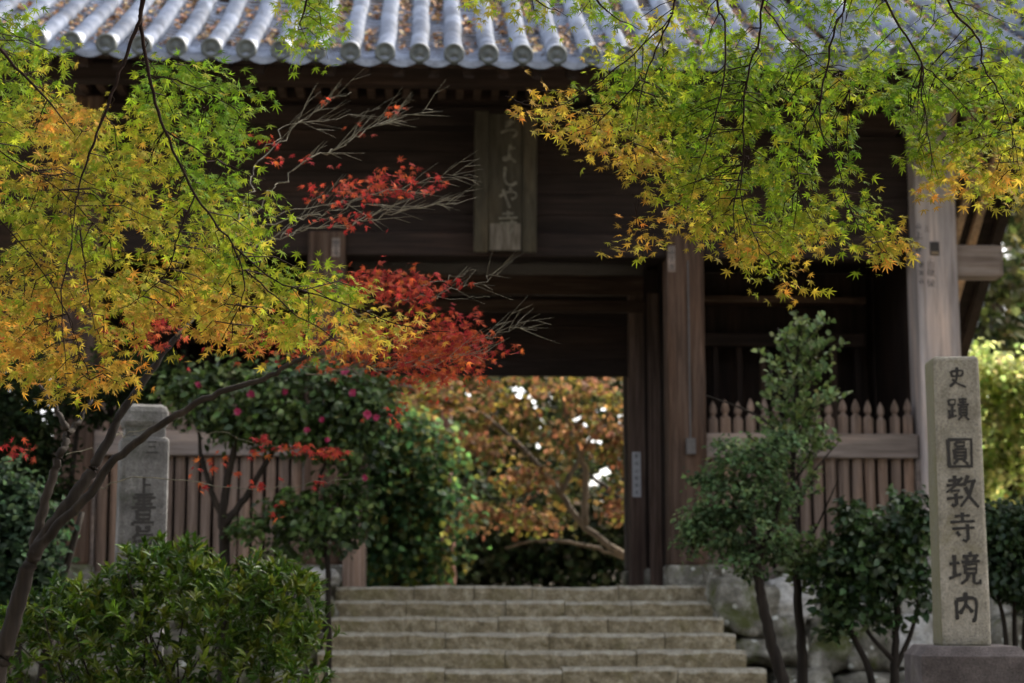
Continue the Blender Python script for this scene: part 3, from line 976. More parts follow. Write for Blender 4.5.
def build_pillar():
    Y = 9.6
    rot = R(-6)
    top = P(956, 355, Y); base = P(965, 646, Y)
    cx = P(962, 500, Y).x + .01
    t = thing('stone_pillar', 'tall square granite pillar carved with a column of dark characters at right', 'stone pillar', (cx, Y + .13, .3))
    hw = .134
    bm = bmesh.new()
    prism(bm, (cx, Y + hw), hw * 1.02, hw, base.z - .01, top.z - .01, rot, .955, .03, .02)
    bmesh.ops.subdivide_edges(bm, edges=bm.edges[:], cuts=3, use_grid_fill=True)
    for v in bm.verts:
        q = v.co * 9
        v.co += Vector((noise.noise(q), noise.noise(q + Vector((9, 0, 0))), 0)) * .0035
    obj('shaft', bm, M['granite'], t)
    # carved characters: they lie along the front face
    nr = Vector((math.sin(rot), -math.cos(rot), 0)); rg = Vector((math.cos(rot), math.sin(rot), 0))
    bm = bmesh.new()
    zb, zt = base.z, top.z
    for ch, py, s, dx in (('史', 377, .108, 0), ('蹟', 409, .118, 0), ('圓', 453, .158, 0), ('教', 491, .165, 0), ('寺', 527, .15, 0), ('境', 568, .165, 0), ('内', 606, .15, 0)):
        z = P(958, py, Y).z
        f = (z - zb) / (zt - zb)
        half = hw * (1 - .045 * f)
        org = Vector((cx, Y + hw, z)) + nr * (half - .001) + rg * (.003 + dx)
        brush(bm, ch, org, rg, ZU, nr, s * 1.1, .145, .0045, .98)
    obj('inscription', bm, M['ink'], t)
    bm = bmesh.new()
    zp = base.z
    prism(bm, (cx + .015, Y + hw), .288, .285, zp - .05, zp, rot, .86, .0, .006)
    prism(bm, (cx + .015, Y + hw), .292, .29, zp - .55, zp - .045, rot, 1.0, 0, .01)
    obj('plinth', bm, M['plinth'], t)
    bm = bmesh.new()
    prism(bm, (cx + .015, Y + hw), .55, .5, .2, zp - .545, rot, 1.0, 0, .02)
    obj('plinth_foot', bm, M['plinth'], t)
build_pillar()

def build_left_post():
    Y = 11.0
    rot = R(14)
    cx = P(138, 500, Y).x
    t = thing('stone_post', 'short old grey stone post with a rounded cap and worn writing at left', 'stone post', (cx, Y + .15, .3))
    z1 = P(138, 436, Y).z; z2 = P(138, 428, Y).z; z3 = P(138, 404, Y).z
    bm = bmesh.new()
    prism(bm, (cx, Y + .15), .15, .15, .2, z1, rot, 1.0, .0, .03)
    obj('shaft', bm, M['old_granite'], t)
    bm = bmesh.new()
    prism(bm, (cx, Y + .15), .125, .125, z1 - .01, z2 + .02, rot, 1, 0, .01)
    obj('neck', bm, M['old_granite'], t)
    bm = bmesh.new()
    prism(bm, (cx, Y + .15), .146, .146, z2, z3, rot, .97, .015, .045)
    obj('cap', bm, M['old_granite'], t)
    nr = Vector((math.sin(rot), -math.cos(rot), 0)); rg = Vector((math.cos(rot), math.sin(rot), 0))
    bm = bmesh.new()
    for ch, py, s in (('三', 447, .085), ('上', 486, .13), ('書', 507, .165), ('寫', 532, .165), ('山', 556, .14)):
        org = Vector((cx, Y + .15, P(138, py, Y).z)) + nr * .149 + rg * (.0 if py > 460 else .04)
        brush(bm, ch, org, rg, ZU, nr, s, .17, .003)
        if py < 460: obj('inscription', bm, M['ink'], t); bm = bmesh.new()
    obj('inscription', bm, M['ink'], t)
build_left_post()

# ---------------------------------------------------------------- rubble walls beside the stairs
def build_rubble(stones, label, loc, Y):
    t = thing('rubble_wall', label, 'stone wall', loc, 'rubble walls flanking the stairs')
    for i, (px, py, wpx, hpx, m, dy) in enumerate(stones):
        c = P(px, py, Y + dy)
        s = Y / FPX
        bm = bmesh.new()
        rock(bm, c, wpx * s * .52, .28, hpx * s * .54, i * 1.7 + loc[0])
        obj('stone', bm, M[m], t, True)
build_rubble([(744, 607, 66, 52, 'boulder', 0), (716, 576, 26, 20, 'boulder', .3), (741, 577, 34, 18, 'boulder', .3), (757, 650, 50, 26, 'boulder', -.1), (790, 600, 46, 40, 'boulder2', .1),
              (783, 640, 46, 50, 'boulder', 0), (826, 640, 56, 56, 'boulder', .05), (832, 595, 44, 34, 'boulder2', .2), (868, 644, 50, 52, 'boulder', 0), (872, 600, 46, 40, 'boulder2', .15),
              (912, 640, 52, 56, 'boulder2', .05), (915, 592, 50, 42, 'boulder2', .2), (956, 610, 52, 60, 'boulder', .1), (1004, 590, 54, 56, 'boulder2', .1), (1010, 640, 60, 44, 'boulder', 0),
              (800, 690, 60, 44, 'boulder', -.1), (860, 696, 66, 44, 'boulder', -.1), (925, 698, 64, 50, 'boulder', -.1), (990, 694, 70, 50, 'boulder', -.1), (1060, 600, 66, 60, 'boulder', .1),
              (1070, 660, 70, 60, 'boulder2', 0), (800, 574, 50, 18, 'boulder', .35), (860, 572, 60, 18, 'boulder', .35), (920, 574, 60, 20, 'boulder', .35)],
             'lichen spotted rubble wall of boulders right of the stairs', (4.6, 17.3, .3), 17.3)
build_rubble([(318, 612, 36, 34, 'boulder', 0), (304, 648, 40, 40, 'boulder', -.2), (290, 690, 46, 44, 'boulder', -.3), (270, 612, 60, 44, 'boulder', 0), (256, 660, 60, 50, 'boulder', 0), (210, 610, 60, 46, 'boulder', 0),
              (196, 655, 60, 50, 'boulder', 0), (150, 610, 60, 44, 'boulder', 0), (130, 655, 70, 50, 'boulder', 0), (85, 605, 66, 50, 'boulder', 0), (60, 655, 70, 60, 'boulder', 0), (20, 610, 66, 50, 'boulder', 0),
              (-10, 660, 70, 60, 'boulder', 0), (320, 577, 36, 18, 'boulder2', .3)],
             'shaded rubble wall of boulders left of the stairs behind the azalea', (-2.4, 17.3, .3), 17.3)

# ---------------------------------------------------------------- fallen leaves in the roof channels
def roof_litter():
    n = 9500
    k = rng.integers(0, len(TILE_X), n)
    x = np.array(TILE_X)[k] + PITCH / 2 + rng.normal(0, .038, n)
    d = rng.uniform(.25, 4.4, n)
    keep = np.array([noise.noise(Vector((TILE_X[kk] * 5.3, dd * 1.7, 2))) > -.12 for kk, dd in zip(k, d)]) & (rng.random(n) < np.clip(.25 + d * .35, 0, 1)) & (np.abs(x - (np.array(TILE_X)[k] + PITCH / 2)) < .085)
    x, d = x[keep], d[keep]
    z = np.array([roof_z(a, b) for a, b in zip(x, d)]) + .01
    z += rng.uniform(0, .02, len(z))
    C = np.stack([x, EY + d, z], 1)
    N = np.array([0, -.5, .85]) + rng.normal(0, .35, (len(x), 3))
    cols = np.array([(.30, .17, .08), (.22, .12, .06), (.36, .24, .13), (.14, .08, .05)])[rng.integers(0, 4, len(x))]
    o = leaves_mesh('fallen_leaves', C, N, rand_unit(len(x)), rng.uniform(.04, .075, len(x)), jitter(cols, len(x), .2), ROUND, M['dryleaf'])
    o['kind'] = 'stuff'
    o['label'] = 'brown fallen leaves caught in the channels of the tiled roof'
    o['category'] = 'fallen leaves'
roof_litter()

# ================================================================ PLANTS
HUES = np.array([(.070, .135, .012), (.145, .19, .015), (.245, .190, .030), (.34, .160, .030), (.29, .075, .025), (.19, .020, .022)])
def hue(t):
    t = np.clip(t, 0, len(HUES) - 1.001)
    i = t.astype(int); f = (t - i)[:, None]
    return HUES[i] * (1 - f) + HUES[i + 1] * f

def field(px, py, anchors, power=3):
    a = np.array(anchors, float)
    d = np.hypot(px[:, None] - a[None, :, 0], py[:, None] - a[None, :, 1]) + 8
    wt = 1 / d ** power
    return (wt * a[None, :, 2]).sum(1) / wt.sum(1)

def maple_sprays(name, parent, polys, holes, anchors, Y0, Y1, leaf=(.019, .034), per=13, spread=.085, mat='maple', branches=None, bms=None, nholes=34, twig_mat='twig', hv=.35, bright=1.0):
    """sprays of star leaves inside outlines; each spray hangs on its own twig"""
    holes = list(holes)
    hx, hy = sample_poly(polys[0][0], nholes)                    # small open places between the sprays
    for x, y in zip(hx, hy):
        a, b, r0 = random.uniform(4, 11), random.uniform(4, 9), random.uniform(0, 3)
        holes.append([(x + a * math.cos(q + r0) * random.uniform(.7, 1.2), y + b * math.sin(q + r0) * random.uniform(.7, 1.2)) for q in [k * math.pi / 4 for k in range(8)]])
    CX, CY = [], []
    for poly, n in polys:
        x, y = sample_poly(poly, n)
        for h in holes:
            k = ~inpoly(x, y, h); x, y = x[k], y[k]
        CX.append(x); CY.append(y)
    cx, cy = np.concatenate(CX), np.concatenate(CY)
    ns = len(cx)
    Yd = rng.uniform(Y0, Y1, ns)
    c = PN(cx, cy, Yd)
    out = rng.normal(0, 1, (ns, 3)) * np.array([1, .6, .25]); out /= np.linalg.norm(out, axis=1, keepdims=True)
    out[:, 2] -= .35
    idx = np.repeat(np.arange(ns), rng.integers(max(3, per - 5), per + 5, ns))
    n = len(idx)
    along = rng.uniform(-1, 1, n)
    off = out[idx] * along[:, None] * spread * 1.2 + rng.normal(0, 1, (n, 3)) * np.array([spread * .62, spread * .6, spread * .42])
    off[:, 2] -= .35 * spread * along ** 2
    C = c[idx] + off
    # drop the leaves that fall into the gaps
    rel = (C - np.array(CAMLOC)) @ ROTN
    lx = 512 - FPX * rel[:, 0] / rel[:, 2]; ly = 341.5 + FPX * rel[:, 1] / rel[:, 2]
    keep = np.ones(n, bool)
    for h in holes: keep &= ~inpoly(lx, ly, h)
    C, idx, lx, ly = C[keep], idx[keep], lx[keep], ly[keep]
    n = len(C)
    t = field(lx, ly, anchors) + rng.normal(0, .28, ns)[idx] + rng.normal(0, hv, n)
    col = jitter(hue(t) * bright, n, .16, .06)
    N = np.array([0, -.65, .65]) + rng.normal(0, .36, (ns, 3))[idx] + rng.normal(0, .36, (n, 3))
    U = np.array([0, -.15, -1.0]) + out[idx] * np.sign(along[keep])[:, None] * .6 + rng.normal(0, .4, (n, 3))
    leaves_mesh(name, C, N, U, rng.uniform(leaf[0], leaf[1], n), col, MAPLE, M[mat], parent)
    # twigs from each spray towards the nearest branch
    bm = bmesh.new()
    bp = np.array([[*q] for L in (branches or []) for q in L]); bi = [k for k, L in enumerate(branches or []) for q in L]
    for i in range(0, ns):
        a = Vector(c[i])
        tip = a + Vector(out[i]) * spread * 1.1
        if len(bp):
            dd = ((bp - c[i]) ** 2).sum(1) + np.maximum(0, c[i, 2] - bp[:, 2]) * .5
            q = Vector(bp[int(dd.argmin())]); tb = bms[bi[int(dd.argmin())]]
            far = (q - a).length
            if far > .34: continue
            st = q if far < .3 else a + (q - a).normalized() * .13
        mid = st.lerp(a, .5) + Vector((random.gauss(0, .012), random.gauss(0, .012), .02))
        tube(tb, [st, mid, a, tip], [.0019, .0016, .0012, .0006], 4, False)

def px_branch(bm, pts, Y0, Y1, r0, r1, seg=7, jit=.0022):
    n = len(pts) - 1
    L = [P(a, b, Y0 + (Y1 - Y0) * i / n) for i, (a, b) in enumerate(pts)]
    return limb(bm, L, r0, r1, seg, 6, jit)

# ---------------- maple that hangs in from the right
def right_maple():
    t = thing('maple_tree', 'green and gold maple branches hanging in from above at upper right', 'maple tree', (4.6, 5.6, .3), 'maple trees in autumn colour')
    bm = bmesh.new()
    limb(bm, [(4.6, 5.6, .2), (4.5, 5.6, 1.6), (4.2, 5.65, 3.0), (3.5, 5.7, 4.0), (2.4, 5.7, 4.4), (1.2, 5.7, 4.35)], .13, .03, 12, 6, .006)
    limb(bm, [(4.5, 5.6, 1.6), (4.9, 5.9, 3.2), (4.9, 6.3, 4.8)], .08, .03, 10, 6, .006)
    obj('trunk', bm, M['bark'], t, True)
    BR, BM = [], []
    lines = [[(690, -130), (674, 0), (670, 18), (649, 67), (639, 105), (632, 150)], [(670, 18), (618, 67), (586, 91), (545, 108), (505, 96)],
             [(790, -130), (764, 0), (759, 39), (745, 91), (743, 148), (741, 197), (756, 240), (790, 290)], [(720, -120), (718, 0), (725, 25), (722, 88), (705, 151), (690, 200)],
             [(860, -120), (845, 0), (835, 28), (822, 91), (821, 130), (835, 158), (856, 225), (890, 255)], [(850, -120), (886, 0), (922, 63), (922, 91), (931, 151), (930, 180)],
             [(900, -120), (947, 0), (979, 39), (982, 63), (998, 91), (1010, 123), (1020, 170)], [(764, 7), (789, 39), (817, 63), (850, 90)], [(922, 65), (950, 90), (985, 130)],
             [(741, 170), (733, 215), (738, 250)], [(821, 100), (800, 140), (798, 190)], [(640, 80), (600, 120), (570, 135)], [(500, -60), (530, -5), (560, 12)], [(560, -60), (600, 5), (640, 30)]]
    bm = bmesh.new()
    for L in lines:
        bm = bmesh.new(); BM.append(bm)
        BR.append(px_branch(bm, L, 5.15, 5.12 + random.uniform(-.1, .1), .0044 if L[0][1] < 0 else .0024, .001))
    main = [(545, 105), (575, 85), (610, 72), (640, 66), (690, 60), (740, 66), (790, 62), (850, 62), (900, 62), (960, 64), (1034, 62), (1034, 205), (1000, 195), (960, 185), (930, 195), (915, 200), (905, 180),
            (890, 160), (868, 140), (866, 110), (855, 95), (848, 130), (845, 170), (875, 212), (898, 240), (905, 262), (878, 258), (850, 238), (825, 243), (812, 250), (800, 238), (788, 250), (796, 280), (812, 306), (800, 305),
            (765, 285), (745, 258), (725, 248), (705, 228), (690, 232), (674, 220), (665, 200), (672, 170), (652, 158), (640, 172), (605, 155), (590, 145), (565, 130), (548, 118)]
    top = [(590, 70), (600, 30), (640, 0), (700, -20), (1034, -20), (1034, 70)]
    strand = [(475, -8), (600, -12), (610, 10), (560, 8), (530, 12), (480, 8)]
    stray = [(505, 92), (530, 88), (545, 105), (530, 112)]
    tip = [(632, 222), (643, 220), (645, 240), (634, 240)]
    holes = [[(858, 112), (885, 108), (905, 135), (912, 160), (895, 150), (880, 172), (868, 150), (858, 140)], [(813, 148), (822, 142), (838, 165), (834, 197), (820, 185)], [(877, 175), (890, 165), (912, 185), (905, 212), (885, 205)],
             [(755, 185), (766, 180), (768, 222), (758, 215)], [(735, 145), (752, 150), (756, 168), (742, 165)], [(795, 175), (808, 180), (806, 215), (796, 205)], [(846, 180), (858, 190), (862, 205), (850, 200)]]
    anch = [(520, 100, 2.7), (560, 110, 2.4), (590, 130, 2.4), (600, 90, 1.6), (625, 85, 1.0), (640, 120, 1.5), (630, 160, 2.3), (655, 150, 2.3), (690, 100, .7), (690, 150, .8), (740, 90, .6), (740, 150, 1.3), (755, 190, .9),
            (690, 200, 1.6), (675, 225, 2.5), (720, 220, 1.9), (745, 250, 2.3), (770, 270, 1.6), (790, 290, 2.4), (810, 308, 2.9), (800, 150, .8), (790, 200, .8), (845, 110, 1.6), (850, 215, 1.0), (890, 262, 2.3), (820, 248, 2.0),
            (900, 100, .5), (960, 110, .7), (920, 140, .7), (930, 170, 1.6), (925, 195, 2.7), (950, 190, 2.4), (1000, 180, 2.1), (1010, 110, 1.3), (1000, 80, .9), (638, 232, 2.8), (700, 30, .9), (620, 30, .9), (800, 30, .7), (920, 40, 1.1), (560, 0, 1.0), (860, 145, .6), (640, 20, 2.0)]
    anch = [(a, b, h - .55 if h < 2 else h - .1) for a, b, h in anch]
    maple_sprays('foliage', t, [(main, 700), (top, 130), (strand, 20), (stray, 4), (tip, 4)], holes, anch, 5.2, 6.1, per=13, branches=BR, bms=BM, spread=.057, hv=.4)
    for bm in BM: obj('branch', bm, M['twig'], t, True)
right_maple()

# ---------------- maple that hangs in from the upper left
def left_maple():
    t = thing('maple_tree', 'large yellow and green maple branches hanging in from above at upper left', 'maple tree', (-2.9, 5.4, .3), 'maple trees in autumn colour')
    bm = bmesh.new()
    limb(bm, [(-2.9, 5.3, .2), (-2.8, 5.3, 1.8), (-2.6, 5.4, 3.2), (-2.0, 5.5, 4.1), (-1.1, 5.6, 4.3), (-.5, 5.6, 4.0)], .14, .02, 12, 6, .006)
    limb(bm, [(-2.8, 5.3, 1.8), (-3.3, 5.6, 3.4), (-3.3, 6.0, 5)], .08, .03, 10, 6, .006)
    obj('trunk', bm, M['bark'], t, True)
    BR, BM = [], []
    lines = [[(170, -130), (144, 0), (130, 45), (107, 105), (88, 160), (76, 200), (72, 240)], [(165, -130), (143, 0), (140, 20), (150, 75), (165, 130), (195, 195), (232, 245), (245, 290), (222, 340)],
             [(-60, -20), (-10, 40), (40, 92), (75, 135)], [(232, 245), (275, 280), (330, 300), (400, 325), (450, 332)], [(195, 195), (180, 230), (165, 275), (130, 305)], [(72, 240), (62, 300), (66, 370)], [(-50, 180), (10, 230), (60, 300), (90, 380)],
             [(-60, 90), (0, 150), (60, 190), (110, 240)], [(330, -70), (310, -10), (298, 30)], [(150, 75), (190, 85), (240, 110)], [(165, 130), (215, 160), (265, 180)], [(80, 230), (87, 280), (95, 330)], [(245, 270), (290, 310), (345, 345)]]
    bm = bmesh.new()
    for L in lines:
        bm = bmesh.new(); BM.append(bm)
        BR.append(px_branch(bm, L, 5.0, 4.98 + random.uniform(-.1, .1), .0075 if L[0][1] < 0 else .0026, .0012))
    A = [(-10, 15), (30, 15), (48, 35), (68, 45), (62, 70), (75, 85), (98, 108), (118, 95), (132, 60), (160, 52), (190, 62), (215, 70), (240, 78), (255, 115), (248, 150), (255, 182), (272, 208), (262, 230), (282, 262), (320, 275),
         (365, 290), (400, 306), (428, 320), (436, 334), (415, 338), (392, 332), (372, 345), (345, 352), (300, 343), (262, 338), (235, 345), (205, 338), (172, 322), (158, 345), (132, 368), (110, 392), (92, 405), (65, 390), (45, 375), (20, 368), (-10, 375)]
    B = [(270, -8), (330, -10), (335, 20), (320, 45), (300, 58), (288, 45), (278, 15)]
    C = [(300, 5), (330, 0), (335, 25), (300, 45)]
    holes = [[(72, 68), (98, 74), (104, 100), (88, 108), (76, 92)], [(116, 62), (136, 55), (134, 92), (118, 112), (108, 108)], [(18, 142), (40, 145), (36, 165), (20, 160)], [(120, 228), (140, 222), (146, 248), (128, 250)], [(82, 330), (98, 335), (98, 368), (86, 362)],
             [(150, 325), (172, 318), (175, 345), (160, 360)], [(-5, 215), (12, 218), (20, 245), (0, 250)], [(178, 205), (192, 205), (192, 225), (178, 225)], [(62, 310), (75, 308), (78, 325), (65, 330)]]
    anch = [(20, 30, .5), (10, 80, .5), (40, 60, 1.2), (55, 90, 1.6), (50, 120, 2.8), (85, 120, 2.6), (50, 165, 2.7), (80, 150, 1.9), (15, 150, 1.2), (120, 140, 1.6), (140, 150, 2.0), (150, 85, .4), (190, 90, .3), (235, 100, .3), (220, 130, .4), (250, 170, .6),
            (160, 175, 1.5), (150, 195, 1.9), (190, 165, .6), (225, 180, .5), (265, 210, .9), (200, 210, 1.2), (110, 200, 1.8), (60, 210, 1.8), (20, 215, 1.3), (40, 260, 2.2), (20, 310, 2.4), (20, 350, 2.6), (65, 300, 2.3), (65, 350, 2.7), (95, 395, 2.9),
            (110, 260, 1.8), (150, 260, 2.0), (195, 245, 1.9), (190, 280, 2.3), (150, 310, 2.5), (115, 340, 2.3), (130, 365, 2.9), (230, 250, 1.0), (270, 250, 1.5), (280, 275, .9), (250, 300, 2.1), (220, 330, 2.7), (300, 300, 1.6), (340, 285, 1.2), (330, 320, 2.4), (390, 310, 2.1),
            (360, 345, 2.9), (430, 330, 2.9), (300, 10, .8), (300, 45, .9), (90, 240, 1.2), (130, 230, 1.7)]
    anch = [(a, b, max(h - .3, 0) if b < 240 and h < 2.4 else h - .3) for a, b, h in anch]
    maple_sprays('foliage', t, [(A, 740), (B, 22), (C, 8)], holes, anch, 5.05, 6.2, per=13, branches=BR, bms=BM, spread=.056, hv=.42)
    for bm in BM: obj('branch', bm, M['twig'], t, True)
left_maple()

# ---------------- small red maple whose trunk stands at the left
def red_maple():
    t = thing('maple_tree', 'small maple with a slanting bare trunk and sparse red leaves at lower left', 'maple tree', P(-5, 683, 7.5) * 1, 'maple trees in autumn colour')
    t.location.z = .3
    bm = bmesh.new()
    Y = 7.6
    def br(pts, r0, r1, dy=.0, seg=9):
        n = len(pts) - 1
        return limb(bm, [P(a, b, Y + dy * i / n) for i, (a, b) in enumerate(pts)], r0, r1, seg, 6, .004)
    base = P(-6, 690, Y)
    limb(bm, [Vector((base.x - .06, base.y, .25)), base, P(4, 655, Y), P(18, 602, Y), P(33, 557, Y), P(57, 520, Y + .03), P(84, 482, Y + .06), P(98, 460, Y + .08), P(119, 417, Y + .1), P(151, 371, Y + .15), P(176, 336, Y + .2), P(195, 310, Y + .2)], .046, .009, 12, 6, .003)
    br([(30, 562), (50, 534), (84, 500), (116, 460), (158, 427), (211, 396), (256, 382), (295, 362), (327, 340), (345, 318)], .024, .006, -.1)
    br([(26, 575), (36, 540), (45, 500), (58, 460), (66, 442), (66, 425)], .026, .014, .2)
    br([(66, 430), (55, 407), (40, 385)], .014, .006, .1); br([(67, 437), (80, 420), (92, 400)], .016, .006, .1)
    obj('trunk', bm, M['bark'], t, True)
    # thin grey-green shoots
    bm = bmesh.new()
    shoots = [([(78, 500), (102, 485), (155, 478), (246, 489), (316, 483), (365, 478)], .006, -.3), ([(110, 437), (130, 432), (162, 429), (228, 436), (300, 455)], .005, .1),
              ([(278, 183), (310, 159), (342, 148), (369, 129), (392, 118), (433, 110)], .008, .3), ([(255, 165), (284, 139), (313, 113), (351, 92)], .006, .3), ([(262, 150), (290, 125), (330, 120), (380, 108)], .004, .4),
              ([(250, 247), (278, 238), (301, 230), (351, 224), (398, 211), (456, 203)], .009, .3), ([(262, 226), (300, 216), (328, 212), (380, 192), (439, 178), (478, 177)], .006, .2), ([(268, 218), (320, 204), (360, 205), (420, 206), (462, 202)], .005, .4),
              ([(306, 374), (340, 371), (382, 369), (445, 360), (490, 350)], .007, -.2), ([(380, 370), (420, 360), (456, 350), (500, 334), (526, 322)], .006, .2), ([(300, 367), (325, 358), (380, 350)], .006, 0),
              ([(400, 300), (445, 292), (480, 281), (498, 273)], .004, .3), ([(420, 285), (450, 278), (478, 270)], .003, .3), ([(66, 455), (90, 450), (115, 437), (150, 435)], .005, .1), ([(430, 296), (460, 298), (490, 297)], .003, .2),
              ([(176, 336), (215, 290), (250, 247)], .013, .1), ([(195, 310), (235, 240), (262, 200), (278, 183)], .011, .2), ([(235, 240), (248, 195), (255, 165)], .009, .2), ([(345, 318), (375, 308), (410, 297)], .007, .1)]
    LS = []
    for pts, r, dy in shoots:
        n = len(pts) - 1
        LS.append(limb(bm, [P(a, b, 7.7 + dy * i / n) for i, (a, b) in enumerate(pts)], r * .5, r * .12, 6, 6, .008))
    tips = []
    for L, (pts, r, dy) in list(zip(LS, shoots))[2:12]:
        for i in range(5, len(L) - 1, 1):
            for k in range(random.choice((0, 1, 1, 2))):
                d = (L[i + 1] - L[i - 1]).normalized()
                a = Vector((d.x, random.gauss(0, .35), d.z + random.choice((-.4, -.2, .2, .35, .55)) + random.gauss(0, .14))).normalized()
                ln = random.uniform(.06, .22)
                m = L[i] + a * ln * .5 + Vector((0, 0, .006))
                e = L[i] + a * ln + Vector((.01, 0, .012))
                tube(bm, [L[i], m, e], [r * .24, r * .16, .0005], 5, False)
                tips.append(e)
                if random.random() < .5:
                    a2 = (a + Vector((.2, 0, random.choice((-.4, .4))))).normalized()
                    tube(bm, [m, m + a2 * ln * .5], [.0016, .0006], 4, False)
                    tips.append(m + a2 * ln * .5)
    obj('shoot', bm, M['greytwig'], t, True)
    # red leaves: clusters
    cl = [(375, 284, 36, 14, 200, 4.6), (415, 288, 28, 16, 170, 4.8), (405, 350, 60, 18, 300, 4.3), (440, 350, 40, 22, 330, 4.6), (425, 374, 30, 10, 110, 4.6), (468, 350, 26, 16, 90, 4.9), (455, 325, 20, 12, 60, 4.7), (330, 345, 45, 14, 120, 4.4), (265, 340, 40, 14, 90, 4.4),
          (390, 330, 50, 14, 90, 4.3), (345, 194, 26, 11, 42, 4.7), (380, 184, 30, 10, 46, 4.8), (400, 178, 30, 12, 40, 4.8), (355, 220, 20, 8, 26, 4.9), (410, 188, 25, 10, 22, 4.8), (272, 142, 8, 6, 10, 4.9), (276, 160, 8, 5, 9, 4.9), (305, 157, 10, 5, 8, 4.9), (331, 99, 5, 4, 4, 4.8), (395, 112, 10, 6, 6, 4.6), (440, 188, 14, 8, 10, 4.9),
          (348, 190, 40, 14, 22, 4.9), (320, 215, 30, 14, 12, 4.9), (246, 135, 6, 5, 4, 4.9), (360, 128, 14, 6, 4, 4.8), (300, 448, 36, 5, 34, 4.9), (328, 452, 16, 5, 26, 4.8), (264, 439, 8, 6, 12, 4.9), (258, 486, 5, 4, 7, 4.9), (200, 487, 7, 4, 5, 4.5), (240, 465, 30, 14, 10, 4.7), (216, 470, 20, 10, 8, 4.7), (275, 505, 14, 14, 6, 4.7), (318, 480, 8, 5, 5, 4.7),
          (165, 335, 25, 16, 60, 4.5), (150, 322, 22, 10, 40, 4.6), (20, 450, 16, 8, 22, 4.9), (50, 305, 30, 20, 20, 4.3), (400, 405, 26, 14, 16, 4.6), (398, 425, 10, 12, 8, 4.6), (160, 320, 20, 14, 30, 4.8), (110, 330, 22, 20, 25, 4.2)]
    cx, cy, tt = [], [], []
    for x, y, sx, sy, n, h in cl:
        cx.append(rng.normal(x, sx * .66, n)); cy.append(rng.normal(y, sy * .68, n)); tt.append(np.full(n, h))
    cx, cy, tt = map(np.concatenate, (cx, cy, tt))
    n = len(cx)
    C = PN(cx, cy, 7.75 + rng.normal(0, .16, n))
    N = np.array([0, -.6, .7]) + rng.normal(0, .5, (n, 3))
    U = np.array([.3, 0, -.8]) + rng.normal(0, .6, (n, 3))
    col = jitter(hue(tt + rng.normal(0, .35, n)), n, .2, .06)
    leaves_mesh('foliage', C, N, U, rng.uniform(.022, .036, n), col, MAPLE, M['maple'], t)
red_maple()

# ---------------- leafy crowns and shrubs
def crown(name, parent, blobs, n, size, color, tmpl, mat, clump=.12, per=16, up=.5, hue_v=.08, val_v=.25, tone=.25, gaps=None, shell=.55):
    """blobs: (centre, radii, weight); leaves gathered in clumps towards the outside of each blob"""
    wts = np.array([b[2] for b in blobs], float); wts /= wts.sum()
    nc = max(1, n // per)
    bi = rng.choice(len(blobs), nc, p=wts)
    u = rand_unit(nc) * (shell + (1 - shell) * rng.random((nc, 1))) ** .8
    cc = np.array([np.array(blobs[b][0]) for b in bi]); rr = np.array([np.array(blobs[b][1]) for b in bi])
    c = cc + u * rr
    cn = u.copy()
    ct = rng.normal(0, tone, nc)
    idx = np.repeat(np.arange(nc), per)
    N_ = len(idx)
    C = c[idx] + rng.normal(0, 1, (N_, 3)) * clump * np.array([1, 1, .6])
    N = cn[idx] * .6 + np.array([0, -.1, up]) + rng.normal(0, .5, (N_, 3))
    U = cn[idx] + rng.normal(0, .8, (N_, 3))
    ca = np.asarray(color, float)
    col = ca[rng.integers(0, len(ca), nc)][idx] if ca.ndim == 2 else np.repeat(ca[None], N_, 0)
    col = jitter(col, N_, val_v, hue_v) * np.exp(ct[idx])[:, None]
    sz = rng.uniform(size[0], size[1], N_)
    if gaps:
        rel = (C - np.array(CAMLOC)) @ ROTN
        lx = 512 - FPX * rel[:, 0] / rel[:, 2]; ly = 341.5 + FPX * rel[:, 1] / rel[:, 2]
        k = np.ones(N_, bool)
        px_r = sz / np.maximum(C[:, 1], 1) * FPX * .24
        for gx, gy, ga, gb in gaps: k &= (((lx - gx) / (ga + px_r)) ** 2 + ((ly - gy) / (gb + px_r)) ** 2) > 1
        C, N, U, col, sz = C[k], N[k], U[k], col[k], sz[k]
    return leaves_mesh(name, C, N, U, sz, np.clip(col, 0, .9), tmpl, M[mat], parent)

def blobs_px(lst, Y, dep):
    """(px, py, half width, half height, weight) -> world blobs"""
    out = []
    for x, y, a, b, wt in lst:
        s = Y / FPX
        out.append((P(x, y, Y), (a * s, dep * a * s, b * s), wt))
    return out

